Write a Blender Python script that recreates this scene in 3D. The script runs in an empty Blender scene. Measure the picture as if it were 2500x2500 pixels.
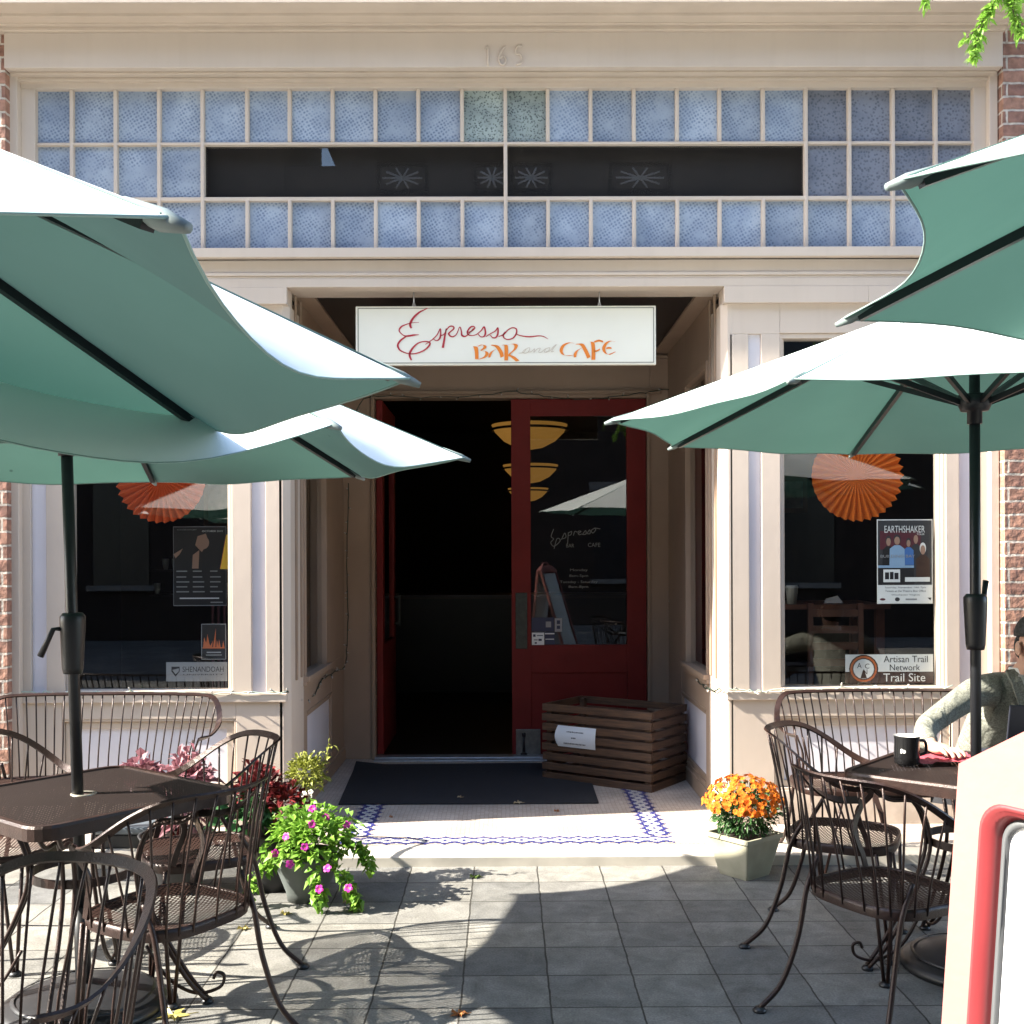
import bpy, bmesh, math, random
from mathutils import Vector, Matrix
R = math.radians
random.seed(7)
S = bpy.context.scene
COL = S.collection
# ------------------------------------------------------------------ camera
F = 2700.0; CX = 1236.0; HY = 1358.0; EYE = 1.5
cd = bpy.data.cameras.new('camera'); cam = bpy.data.objects.new('camera', cd); COL.objects.link(cam)
cd.sensor_width = 36; cd.lens = F / 2500 * 36; cd.shift_y = 108 / 2500; cd.clip_start = .05; cd.clip_end = 400
cam.matrix_world = Matrix.Translation((0, 0, EYE)) @ Matrix.Rotation(R(-0.30), 4, 'Z') @ Matrix.Rotation(R(90), 4, 'X') @ Matrix.Rotation(R(-0.22), 4, 'Z')
S.camera = cam
# ------------------------------------------------------------------ light
SUN_EL = 35.8; SUN_AZ = 8.4      # sun stands to the left (-X), a little in front of the facade
sunv = Vector((math.cos(R(SUN_AZ)) * math.cos(R(SUN_EL)), math.sin(R(SUN_AZ)) * math.cos(R(SUN_EL)), -math.sin(R(SUN_EL))))
sl = bpy.data.lights.new('sun', 'SUN'); sl.energy = 4.3; sl.angle = R(.5); sl.color = (1, .93, .81)
so = bpy.data.objects.new('sun', sl); COL.objects.link(so); so.rotation_mode = 'QUATERNION'
so.rotation_quaternion = sunv.to_track_quat('-Z', 'Y')
W = bpy.data.worlds.new('World'); S.world = W; W.use_nodes = True
nt = W.node_tree; nt.nodes.clear()
sky = nt.nodes.new('ShaderNodeTexSky'); sky.sky_type = 'NISHITA'; sky.sun_disc = False
sky.sun_elevation = R(SUN_EL); sky.sun_rotation = math.atan2(-sunv.x, -sunv.y)
bg = nt.nodes.new('ShaderNodeBackground'); bg.inputs[1].default_value = .145
wo = nt.nodes.new('ShaderNodeOutputWorld')
nt.links.new(sky.outputs[0], bg.inputs[0]); nt.links.new(bg.outputs[0], wo.inputs[0])
S.view_settings.view_transform = 'Standard'; S.view_settings.look = 'None'
S.view_settings.exposure = 2.38; S.view_settings.gamma = 1.0
S.render.resolution_x = 1024; S.render.resolution_y = 1024

def P(px, py, Y): return Vector(((px - CX) * Y / F, Y, EYE - (py - HY) * Y / F))
def GX(px, Y): return (px - CX) * Y / F
def GZ(py, Y): return EYE - (py - HY) * Y / F

# ------------------------------------------------------------------ materials
MATS = {}
def mat(name, col, rough=.6, metal=0, spec=.5, var=0, vscale=8, bump=0, bscale=60, col2=None, cscale=None, detail=4, coat=0):
    if name in MATS: return MATS[name]
    m = bpy.data.materials.new(name); m.use_nodes = True; n = m.node_tree.nodes; l = m.node_tree.links
    b = n['Principled BSDF']; b.inputs['Roughness'].default_value = rough; b.inputs['Metallic'].default_value = metal
    b.inputs['Specular IOR Level'].default_value = spec; b.inputs['Coat Weight'].default_value = coat
    b.inputs['Base Color'].default_value = (*col, 1)
    tc = n.new('ShaderNodeTexCoord')
    if var or col2:
        no = n.new('ShaderNodeTexNoise'); no.inputs['Scale'].default_value = cscale or vscale; no.inputs['Detail'].default_value = detail
        l.new(tc.outputs['Object'], no.inputs['Vector'])
        mx = n.new('ShaderNodeMix'); mx.data_type = 'RGBA'
        c2 = col2 or tuple(c * (1 - var) for c in col)
        mx.inputs[6].default_value = (*col, 1); mx.inputs[7].default_value = (*c2, 1)
        cr = n.new('ShaderNodeMapRange'); cr.inputs[1].default_value = .35; cr.inputs[2].default_value = .65
        l.new(no.outputs[0], cr.inputs[0]); l.new(cr.outputs[0], mx.inputs[0]); l.new(mx.outputs[2], b.inputs['Base Color'])
    if bump:
        nb = n.new('ShaderNodeTexNoise'); nb.inputs['Scale'].default_value = bscale; nb.inputs['Detail'].default_value = 5
        l.new(tc.outputs['Object'], nb.inputs['Vector'])
        bp = n.new('ShaderNodeBump'); bp.inputs['Strength'].default_value = bump; bp.inputs['Distance'].default_value = .004
        l.new(nb.outputs[0], bp.inputs['Height']); l.new(bp.outputs[0], b.inputs['Normal'])
    MATS[name] = m; return m
def nodes(m): return m.node_tree.nodes, m.node_tree.links, m.node_tree.nodes['Principled BSDF']
def N(n, t, **kw):
    x = n.new(t)
    for k, v in kw.items():
        if k.startswith('i_'): x.inputs[k[2:].replace('_', ' ')].default_value = v
        elif k[0] == 'n' and k[1:].isdigit(): x.inputs[int(k[1:])].default_value = v
        else: setattr(x, k, v)
    return x

cream = mat('cream_paint', (.535, .448, .375), .55, var=.06, vscale=2.5, bump=.25, bscale=14, spec=.35)
def _streaks():
    n, l, b = nodes(cream)
    mx = [x for x in n if x.type == 'MIX'][0]
    g = n.new('ShaderNodeNewGeometry'); mp = N(n, 'ShaderNodeMapping'); mp.inputs['Scale'].default_value = (14, 14, 1.1)
    l.new(g.outputs['Position'], mp.inputs[0]); no = N(n, 'ShaderNodeTexNoise', i_Scale=1.6, i_Detail=6); l.new(mp.outputs[0], no.inputs['Vector'])
    cr = N(n, 'ShaderNodeMapRange', n1=.52, n2=.75, n3=0, n4=.15); l.new(no.outputs[0], cr.inputs[0])
    m2 = N(n, 'ShaderNodeMix', data_type='RGBA'); m2.inputs[7].default_value = (.40, .32, .25, 1)
    l.new(cr.outputs[0], m2.inputs[0]); l.new(mx.outputs[2], m2.inputs[6])
    sx = N(n, 'ShaderNodeSeparateXYZ'); l.new(g.outputs['Position'], sx.inputs[0]); lo = N(n, 'ShaderNodeMapRange', n1=.05, n2=.32, n3=.55, n4=0); l.new(sx.outputs[2], lo.inputs[0])
    gn = N(n, 'ShaderNodeTexNoise', i_Scale=9, i_Detail=7); l.new(g.outputs['Position'], gn.inputs['Vector']); gm = N(n, 'ShaderNodeMapRange', n1=.38, n2=.62); l.new(gn.outputs[0], gm.inputs[0])
    gx = N(n, 'ShaderNodeMath', operation='MULTIPLY'); l.new(lo.outputs[0], gx.inputs[0]); l.new(gm.outputs[0], gx.inputs[1])
    m5 = N(n, 'ShaderNodeMix', data_type='RGBA'); m5.inputs[7].default_value = (.22, .18, .14, 1); l.new(gx.outputs[0], m5.inputs[0]); l.new(m2.outputs[2], m5.inputs[6]); l.new(m5.outputs[2], b.inputs['Base Color'])
_streaks()
creamd = mat('cream_paint_moulding', (.51, .42, .34), .5, var=.08, vscale=5, bump=.2, bscale=30, spec=.35)
taupe = mat('taupe_paint', (.34, .245, .18), .55, var=.10, vscale=3, bump=.25, bscale=14, spec=.3)
tauped = mat('taupe_paint_moulding', (.32, .23, .165), .5, var=.1, vscale=5, bump=.2, bscale=30, spec=.3)
lav = mat('pale_lavender_paint', (.66, .63, .67), .5, var=.06, vscale=4, bump=.15, bscale=20)
black = mat('black_paint', (.012, .011, .012), .35, var=.3, vscale=20)
reddoor = mat('dark_red_door_paint', (.17, .016, .014), .5, var=.15, vscale=5, bump=.2, bscale=25, spec=.2)
umbpole = mat('dark_green_black_powder_coat', (.009, .010, .013), .4, var=.2, vscale=30, bump=.1, bscale=200)
bronze = mat('brown_wrought_iron', (.036, .017, .013), .40, metal=.25, var=.35, vscale=30, bump=.35, bscale=240, spec=.5, coat=.1)
steel = mat('aluminium', (.5, .5, .52), .35, metal=.8, var=.2, vscale=20)
blackrub = mat('black_rubber', (.016, .017, .022), .85, var=.4, vscale=60, bump=.6, bscale=400)
darkplastic = mat('black_plastic', (.02, .021, .024), .4, var=.2, vscale=12)

def brick_mat():
    m = mat('weathered_red_brick', (.3, .12, .08), .85); n, l, b = nodes(m)
    g = N(n, 'ShaderNodeNewGeometry'); s = N(n, 'ShaderNodeSeparateXYZ'); l.new(g.outputs['Position'], s.inputs[0])
    ad = N(n, 'ShaderNodeMath', operation='ADD'); l.new(s.outputs[0], ad.inputs[0]); l.new(s.outputs[1], ad.inputs[1])
    c = N(n, 'ShaderNodeCombineXYZ'); l.new(ad.outputs[0], c.inputs[0]); l.new(s.outputs[2], c.inputs[1])
    br = N(n, 'ShaderNodeTexBrick', i_Scale=1, i_Mortar_Size=.007, i_Brick_Width=.213, i_Row_Height=.0715, i_Mortar_Smooth=.3, i_Bias=-.1)
    br.inputs['Color1'].default_value = (.36, .19, .13, 1); br.inputs['Color2'].default_value = (.23, .115, .085, 1); br.inputs['Mortar'].default_value = (.52, .45, .38, 1)
    nz = N(n, 'ShaderNodeTexNoise', i_Scale=28, i_Detail=6); l.new(g.outputs['Position'], nz.inputs['Vector'])
    wv = N(n, 'ShaderNodeVectorMath', operation='SCALE'); wv.inputs[3].default_value = .012; l.new(nz.outputs['Color'], wv.inputs[0])
    av = N(n, 'ShaderNodeVectorMath', operation='ADD'); l.new(c.outputs[0], av.inputs[0]); l.new(wv.outputs[0], av.inputs[1]); l.new(av.outputs[0], br.inputs['Vector'])
    mx = N(n, 'ShaderNodeMix', data_type='RGBA', blend_type='MULTIPLY'); mx.inputs[0].default_value = .8
    cr = N(n, 'ShaderNodeMapRange', n1=.3, n2=.7, n3=.55, n4=1.25); l.new(nz.outputs[0], cr.inputs[0])
    l.new(br.outputs[0], mx.inputs[6]); l.new(cr.outputs[0], mx.inputs[7]); l.new(mx.outputs[2], b.inputs['Base Color'])
    su = N(n, 'ShaderNodeMath', operation='MULTIPLY_ADD'); su.inputs[1].default_value = -1; l.new(br.outputs[1], su.inputs[0]); l.new(nz.outputs[0], su.inputs[2])
    bp = N(n, 'ShaderNodeBump', i_Strength=.9, i_Distance=.012); l.new(su.outputs[0], bp.inputs['Height']); l.new(bp.outputs[0], b.inputs['Normal'])
    return m
brick = brick_mat()

def slate_mat():
    m = mat('slate_paving', (.12, .12, .12), .75); n, l, b = nodes(m); b.inputs['Specular IOR Level'].default_value = .3
    g = N(n, 'ShaderNodeNewGeometry')
    nw = N(n, 'ShaderNodeTexNoise', i_Scale=9, i_Detail=4); l.new(g.outputs['Position'], nw.inputs['Vector'])
    wv = N(n, 'ShaderNodeVectorMath', operation='SCALE'); wv.inputs[3].default_value = .012; l.new(nw.outputs['Color'], wv.inputs[0])
    off = N(n, 'ShaderNodeVectorMath', operation='ADD'); off.inputs[1].default_value = (.159 + 30.2 - .006, 30.618 - .271 - .006, 0)
    l.new(g.outputs['Position'], off.inputs[0])
    av = N(n, 'ShaderNodeVectorMath', operation='ADD'); l.new(off.outputs[0], av.inputs[0]); l.new(wv.outputs[0], av.inputs[1])
    br = N(n, 'ShaderNodeTexBrick', offset=0, i_Scale=1, i_Mortar_Size=.0036, i_Brick_Width=.302, i_Row_Height=.2835, i_Mortar_Smooth=.2)
    br.inputs['Color1'].default_value = (.130, .132, .135, 1); br.inputs['Color2'].default_value = (.245, .238, .225, 1); br.inputs['Mortar'].default_value = (.05, .048, .044, 1)
    l.new(av.outputs[0], br.inputs['Vector'])
    n2 = N(n, 'ShaderNodeTexNoise', i_Scale=7, i_Detail=10, i_Roughness=.7, i_Distortion=.5); l.new(g.outputs['Position'], n2.inputs['Vector'])
    cr = N(n, 'ShaderNodeMapRange', n1=.3, n2=.72, n3=.62, n4=1.3); l.new(n2.outputs[0], cr.inputs[0])
    mx = N(n, 'ShaderNodeMix', data_type='RGBA', blend_type='MULTIPLY'); mx.inputs[0].default_value = 1
    l.new(br.outputs[0], mx.inputs[6]); l.new(cr.outputs[0], mx.inputs[7])
    n3 = N(n, 'ShaderNodeTexNoise', i_Scale=2.2, i_Detail=3); l.new(g.outputs['Position'], n3.inputs['Vector'])
    tint = N(n, 'ShaderNodeMix', data_type='RGBA', blend_type='MULTIPLY'); tint.inputs[7].default_value = (1.02, 1.0, .90, 1)
    l.new(n3.outputs[0], tint.inputs[0]); l.new(mx.outputs[2], tint.inputs[6])
    vo = N(n, 'ShaderNodeTexVoronoi', i_Scale=9); l.new(g.outputs['Position'], vo.inputs['Vector'])
    sp = N(n, 'ShaderNodeMapRange', n1=.0, n2=.045, n3=.35, n4=1); l.new(vo.outputs[0], sp.inputs[0])
    m3 = N(n, 'ShaderNodeMix', data_type='RGBA', blend_type='MULTIPLY'); m3.inputs[0].default_value = 1
    l.new(tint.outputs[2], m3.inputs[6]); l.new(sp.outputs[0], m3.inputs[7]); l.new(m3.outputs[2], b.inputs['Base Color'])
    gr = N(n, 'ShaderNodeTexNoise', i_Scale=130, i_Detail=3, i_Roughness=.7); l.new(g.outputs['Position'], gr.inputs['Vector']); g2 = N(n, 'ShaderNodeMapRange', n1=.3, n2=.7, n3=.72, n4=1.28); l.new(gr.outputs[0], g2.inputs[0])
    m4 = N(n, 'ShaderNodeMix', data_type='RGBA', blend_type='MULTIPLY'); m4.inputs[0].default_value = 1; l.new(m3.outputs[2], m4.inputs[6]); l.new(g2.outputs[0], m4.inputs[7]); l.new(m4.outputs[2], b.inputs['Base Color'])
    hs = N(n, 'ShaderNodeMath', operation='MULTIPLY_ADD'); hs.inputs[1].default_value = .25; l.new(gr.outputs[0], hs.inputs[0]); l.new(n2.outputs[0], hs.inputs[2])
    ad = N(n, 'ShaderNodeMath', operation='MULTIPLY_ADD'); ad.inputs[1].default_value = -1.6; l.new(br.outputs[1], ad.inputs[0]); l.new(hs.outputs[0], ad.inputs[2])
    bp = N(n, 'ShaderNodeBump', i_Strength=.55, i_Distance=.012); l.new(ad.outputs[0], bp.inputs['Height']); l.new(bp.outputs[0], b.inputs['Normal'])
    return m
slate = slate_mat()

def hex_mat():
    m = mat('small_hexagon_tile', (.5, .43, .38), .6); n, l, b = nodes(m)
    g = N(n, 'ShaderNodeNewGeometry')
    vo = N(n, 'ShaderNodeTexVoronoi', i_Scale=42, i_Randomness=.25, feature='DISTANCE_TO_EDGE'); l.new(g.outputs['Position'], vo.inputs['Vector'])
    cr = N(n, 'ShaderNodeMapRange', n1=.02, n2=.10, n3=0, n4=1); l.new(vo.outputs[0], cr.inputs[0])
    v2 = N(n, 'ShaderNodeTexVoronoi', i_Scale=42, i_Randomness=.25); l.new(g.outputs['Position'], v2.inputs['Vector'])
    bw = N(n, 'ShaderNodeSeparateColor'); l.new(v2.outputs['Color'], bw.inputs[0])
    mc = N(n, 'ShaderNodeMix', data_type='RGBA'); mc.inputs[6].default_value = (.42, .345, .29, 1); mc.inputs[7].default_value = (.50, .435, .375, 1); l.new(bw.outputs[0], mc.inputs[0])
    mx = N(n, 'ShaderNodeMix', data_type='RGBA'); mx.inputs[6].default_value = (.30, .245, .20, 1); l.new(cr.outputs[0], mx.inputs[0]); l.new(mc.outputs[2], mx.inputs[7])
    nz = N(n, 'ShaderNodeTexNoise', i_Scale=3, i_Detail=6); l.new(g.outputs['Position'], nz.inputs['Vector'])
    r2 = N(n, 'ShaderNodeMapRange', n1=.3, n2=.7, n3=.78, n4=1.1); l.new(nz.outputs[0], r2.inputs[0])
    m2 = N(n, 'ShaderNodeMix', data_type='RGBA', blend_type='MULTIPLY'); m2.inputs[0].default_value = 1; l.new(mx.outputs[2], m2.inputs[6]); l.new(r2.outputs[0], m2.inputs[7])
    l.new(m2.outputs[2], b.inputs['Base Color']); return m
hexm = hex_mat()
marble = mat('worn_cream_marble', (.60, .56, .49), .5, var=.22, vscale=6, bump=.3, bscale=12, detail=8)

def glass_mat(name, boost=1.6, base=.02, rough=0, tint=(1, 1, 1)):
    m = bpy.data.materials.new(name); m.use_nodes = True; n = m.node_tree.nodes; l = m.node_tree.links; n.clear()
    o = N(n, 'ShaderNodeOutputMaterial'); t = N(n, 'ShaderNodeBsdfTransparent'); t.inputs[0].default_value = (*tint, 1)
    g = N(n, 'ShaderNodeBsdfGlossy'); g.inputs['Roughness'].default_value = rough
    ge = N(n, 'ShaderNodeNewGeometry'); dt = N(n, 'ShaderNodeVectorMath', operation='DOT_PRODUCT'); l.new(ge.outputs['Normal'], dt.inputs[0]); l.new(ge.outputs['Incoming'], dt.inputs[1])
    ab = N(n, 'ShaderNodeMath', operation='ABSOLUTE'); l.new(dt.outputs['Value'], ab.inputs[0]); iv = N(n, 'ShaderNodeMath', operation='SUBTRACT'); iv.inputs[0].default_value = 1; l.new(ab.outputs[0], iv.inputs[1])
    pw = N(n, 'ShaderNodeMath', operation='POWER'); pw.inputs[1].default_value = 5; l.new(iv.outputs[0], pw.inputs[0])
    ma = N(n, 'ShaderNodeMath', operation='MULTIPLY_ADD', use_clamp=True); ma.inputs[1].default_value = .9; ma.inputs[2].default_value = base + .04 * boost; l.new(pw.outputs[0], ma.inputs[0])
    mx = N(n, 'ShaderNodeMixShader'); l.new(ma.outputs[0], mx.inputs[0]); l.new(t.outputs[0], mx.inputs[1]); l.new(g.outputs[0], mx.inputs[2]); l.new(mx.outputs[0], o.inputs[0])
    return m
glass = glass_mat('window_glass', tint=(.82, .85, .85))

def obscured(name, c1, c2, scale, rnd=.25, rough=.3):
    m = mat(name, c1, rough); n, l, b = nodes(m)
    g = N(n, 'ShaderNodeTexCoord'); mp = N(n, 'ShaderNodeMapping'); mp.inputs['Rotation'].default_value = (0, R(32), 0); l.new(g.outputs['Object'], mp.inputs[0])
    vo = N(n, 'ShaderNodeTexVoronoi', i_Scale=scale, i_Randomness=rnd); l.new(mp.outputs[0], vo.inputs['Vector'])
    cr = N(n, 'ShaderNodeMapRange', n1=.15, n2=.50); l.new(vo.outputs[0], cr.inputs[0])
    nz = N(n, 'ShaderNodeTexNoise', i_Scale=7, i_Detail=5); l.new(g.outputs['Object'], nz.inputs['Vector'])
    rn = N(n, 'ShaderNodeMapRange', n1=.3, n2=.7, n3=.55, n4=1.15); l.new(nz.outputs[0], rn.inputs[0])
    mu = N(n, 'ShaderNodeMath', operation='MULTIPLY', use_clamp=True); l.new(cr.outputs[0], mu.inputs[0]); l.new(rn.outputs[0], mu.inputs[1])
    mx = N(n, 'ShaderNodeMix', data_type='RGBA'); mx.inputs[6].default_value = (*c2, 1); mx.inputs[7].default_value = (*c1, 1)
    l.new(mu.outputs[0], mx.inputs[0]); gg = N(n, 'ShaderNodeNewGeometry'); ri = N(n, 'ShaderNodeMapRange', n3=.80, n4=1.08); l.new(gg.outputs['Random Per Island'], ri.inputs[0])
    mm = N(n, 'ShaderNodeMix', data_type='RGBA', blend_type='MULTIPLY'); mm.inputs[0].default_value = 1; l.new(mx.outputs[2], mm.inputs[6]); l.new(ri.outputs[0], mm.inputs[7]); l.new(mm.outputs[2], b.inputs['Base Color'])
    dn = N(n, 'ShaderNodeTexNoise', i_Scale=14, i_Detail=2); l.new(g.outputs['Object'], dn.inputs['Vector']); dv = N(n, 'ShaderNodeVectorMath', operation='SCALE'); dv.inputs[3].default_value = .02; l.new(dn.outputs['Color'], dv.inputs[0])
    da = N(n, 'ShaderNodeVectorMath', operation='ADD'); l.new(mp.outputs[0], da.inputs[0]); l.new(dv.outputs[0], da.inputs[1]); l.new(da.outputs[0], vo.inputs['Vector'])
    bp = N(n, 'ShaderNodeBump', i_Strength=.6, i_Distance=.004); l.new(vo.outputs[0], bp.inputs['Height']); l.new(bp.outputs[0], b.inputs['Normal'])
    return m
obs1 = obscured('sky_tinted_florentine_glass', (.35, .405, .49), (.13, .175, .26), 56, .22)  # sky reflection painted in as blue, relief shading as darker dots
obs2 = obscured('grey_hammered_glass', (.20, .215, .26), (.09, .10, .13), 60, .9, .3)
obs3 = obscured('grey_green_crackled_glass', (.36, .42, .40), (.05, .07, .07), 80, 1, .35)

def fabric_mat():
    m = bpy.data.materials.new('faded_green_canvas'); m.use_nodes = True; n = m.node_tree.nodes; l = m.node_tree.links; n.clear()
    o = N(n, 'ShaderNodeOutputMaterial'); tc = N(n, 'ShaderNodeTexCoord')
    nz = N(n, 'ShaderNodeTexNoise', i_Scale=2.5, i_Detail=6); l.new(tc.outputs['Object'], nz.inputs['Vector'])
    mx = N(n, 'ShaderNodeMix', data_type='RGBA'); mx.inputs[6].default_value = (.135, .215, .20, 1); mx.inputs[7].default_value = (.175, .265, .245, 1); l.new(nz.outputs[0], mx.inputs[0])
    vo = N(n, 'ShaderNodeTexVoronoi', i_Scale=5.5); l.new(tc.outputs['Object'], vo.inputs['Vector'])
    sp = N(n, 'ShaderNodeMapRange', n1=.02, n2=.05, n3=.55, n4=1); l.new(vo.outputs[0], sp.inputs[0])
    m3 = N(n, 'ShaderNodeMix', data_type='RGBA', blend_type='MULTIPLY'); m3.inputs[0].default_value = 1; l.new(mx.outputs[2], m3.inputs[6]); l.new(sp.outputs[0], m3.inputs[7])
    d = N(n, 'ShaderNodeBsdfDiffuse'); t = N(n, 'ShaderNodeBsdfTranslucent')
    ge = N(n, 'ShaderNodeNewGeometry'); sd = N(n, 'ShaderNodeMix', data_type='RGBA'); sd.inputs[6].default_value = (.86, .91, .88, 1)   # outside faded, then whitened to stand in for sun glare; inside green
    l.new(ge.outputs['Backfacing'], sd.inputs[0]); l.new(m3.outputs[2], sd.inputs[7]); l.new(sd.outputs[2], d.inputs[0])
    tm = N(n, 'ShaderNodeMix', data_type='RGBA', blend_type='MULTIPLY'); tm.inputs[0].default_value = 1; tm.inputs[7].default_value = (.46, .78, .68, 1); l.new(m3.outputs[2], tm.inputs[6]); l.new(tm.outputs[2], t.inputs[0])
    ms = N(n, 'ShaderNodeMixShader'); ms.inputs[0].default_value = .17; l.new(d.outputs[0], ms.inputs[1]); l.new(t.outputs[0], ms.inputs[2]); l.new(ms.outputs[0], o.inputs[0])
    nb = N(n, 'ShaderNodeTexNoise', i_Scale=6, i_Detail=3); l.new(tc.outputs['Object'], nb.inputs['Vector'])
    bp = N(n, 'ShaderNodeBump', i_Strength=.12, i_Distance=.02); l.new(nb.outputs[0], bp.inputs['Height']); l.new(bp.outputs[0], d.inputs['Normal'])
    return m
canvas = fabric_mat()

def mesh_metal(name='expanded_metal_mesh', frac=.18, col=(.034, .016, .012, 1), deep=.18):
    m = bpy.data.materials.new(name); m.use_nodes = True; n = m.node_tree.nodes; l = m.node_tree.links
    b = n['Principled BSDF']; b.inputs['Base Color'].default_value = col; b.inputs['Roughness'].default_value = .6; b.inputs['Specular IOR Level'].default_value = .25; b.inputs['Metallic'].default_value = .2
    o = n['Material Output']; tc = N(n, 'ShaderNodeTexCoord'); s = N(n, 'ShaderNodeSeparateXYZ'); l.new(tc.outputs['Object'], s.inputs[0])
    # the strands are deep: seen at a low angle they close up
    ge = N(n, 'ShaderNodeNewGeometry'); dt = N(n, 'ShaderNodeVectorMath', operation='DOT_PRODUCT'); l.new(ge.outputs['Normal'], dt.inputs[0]); l.new(ge.outputs['Incoming'], dt.inputs[1])
    ab = N(n, 'ShaderNodeMath', operation='ABSOLUTE'); l.new(dt.outputs['Value'], ab.inputs[0]); iv = N(n, 'ShaderNodeMath', operation='SUBTRACT'); iv.inputs[0].default_value = 1; l.new(ab.outputs[0], iv.inputs[1])
    pw = N(n, 'ShaderNodeMath', operation='POWER'); pw.inputs[1].default_value = 3; l.new(iv.outputs[0], pw.inputs[0]); fr = N(n, 'ShaderNodeMath', operation='MULTIPLY_ADD'); fr.inputs[1].default_value = deep; fr.inputs[2].default_value = frac; l.new(pw.outputs[0], fr.inputs[0])
    def lin(a, c, period):
        x = N(n, 'ShaderNodeMath', operation='MULTIPLY'); x.inputs[1].default_value = a; l.new(s.outputs[0], x.inputs[0])
        y = N(n, 'ShaderNodeMath', operation='MULTIPLY_ADD'); y.inputs[1].default_value = c; l.new(s.outputs[1], y.inputs[0]); l.new(x.outputs[0], y.inputs[2])
        p = N(n, 'ShaderNodeMath', operation='PINGPONG'); p.inputs[1].default_value = period / 2; l.new(y.outputs[0], p.inputs[0])
        g = N(n, 'ShaderNodeMath', operation='LESS_THAN'); pm_ = N(n, 'ShaderNodeMath', operation='MULTIPLY'); pm_.inputs[1].default_value = period; l.new(fr.outputs[0], pm_.inputs[0]); l.new(pm_.outputs[0], g.inputs[1]); l.new(p.outputs[0], g.inputs[0]); return g
    a = lin(.45, .89, .013); c = lin(.45, -.89, .013)
    mxx = N(n, 'ShaderNodeMath', operation='MAXIMUM'); l.new(a.outputs[0], mxx.inputs[0]); l.new(c.outputs[0], mxx.inputs[1])
    t = N(n, 'ShaderNodeBsdfTransparent'); ms = N(n, 'ShaderNodeMixShader'); l.new(mxx.outputs[0], ms.inputs[0]); l.new(t.outputs[0], ms.inputs[1]); l.new(b.outputs[0], ms.inputs[2]); l.new(ms.outputs[0], o.inputs[0])
    return m
meshm = mesh_metal(); mesht = mesh_metal('expanded_metal_table_mesh', .19, (.016, .010, .009, 1), .42)

def leaf_mat(name, c1, c2, trans=.25, rough=.45):
    m = bpy.data.materials.new(name); m.use_nodes = True; n = m.node_tree.nodes; l = m.node_tree.links; b = n['Principled BSDF']; o = n['Material Output']
    g = N(n, 'ShaderNodeNewGeometry'); mx = N(n, 'ShaderNodeMix', data_type='RGBA'); mx.inputs[6].default_value = (*c1, 1); mx.inputs[7].default_value = (*c2, 1)
    l.new(g.outputs['Random Per Island'], mx.inputs[0]); l.new(mx.outputs[2], b.inputs['Base Color']); b.inputs['Roughness'].default_value = rough; b.inputs['Specular IOR Level'].default_value = .3
    t = N(n, 'ShaderNodeBsdfTranslucent'); l.new(mx.outputs[2], t.inputs[0]); ms = N(n, 'ShaderNodeMixShader'); ms.inputs[0].default_value = trans
    l.new(b.outputs[0], ms.inputs[1]); l.new(t.outputs[0], ms.inputs[2]); l.new(ms.outputs[0], o.inputs[0]); MATS[name] = m; return m

# ------------------------------------------------------------------ objects
ORG = {}
def tag(o, label=None, cat=None, group=None, kind=None):
    if label: o['label'] = label
    if cat: o['category'] = cat
    if group: o['group'] = group
    if kind: o['kind'] = kind
    return o
def thing(name, label, cat, loc=(0, 0, 0), rz=0, group=None, kind=None):
    o = bpy.data.objects.new(name, None); COL.objects.link(o); o.location = loc; o.rotation_euler = (0, 0, rz); o.empty_display_size = .1
    ORG[o.name] = Vector(loc) if rz == 0 else Vector((0, 0, 0))
    return tag(o, label, cat, group, kind)
def dup(root, loc, rz, label, group=None):
    r = root.copy(); COL.objects.link(r); r.location = loc; r.rotation_euler = (0, 0, rz); r['label'] = label
    if group: r['group'] = group
    for ch in list(root.children):
        c = ch.copy(); COL.objects.link(c); c.parent = r
        for g in list(ch.children):
            d = g.copy(); COL.objects.link(d); d.parent = c
    return r

def catmull(pts, n=6, closed=False):
    pts = [Vector(p) for p in pts]
    if len(pts) < 3: return pts
    out = []; L = len(pts)
    rng = range(L) if closed else range(L - 1)
    for i in rng:
        p0 = pts[(i - 1) % L] if closed or i > 0 else pts[0] * 2 - pts[1]
        p1 = pts[i]; p2 = pts[(i + 1) % L]
        p3 = pts[(i + 2) % L] if closed or i + 2 < L else pts[-1] * 2 - pts[-2]
        for k in range(n):
            t = k / n
            out.append(.5 * ((2 * p1) + (p2 - p0) * t + (2 * p0 - 5 * p1 + 4 * p2 - p3) * t * t + (3 * p1 - p0 - 3 * p2 + p3) * t ** 3))
    if not closed: out.append(pts[-1])
    return out

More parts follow.
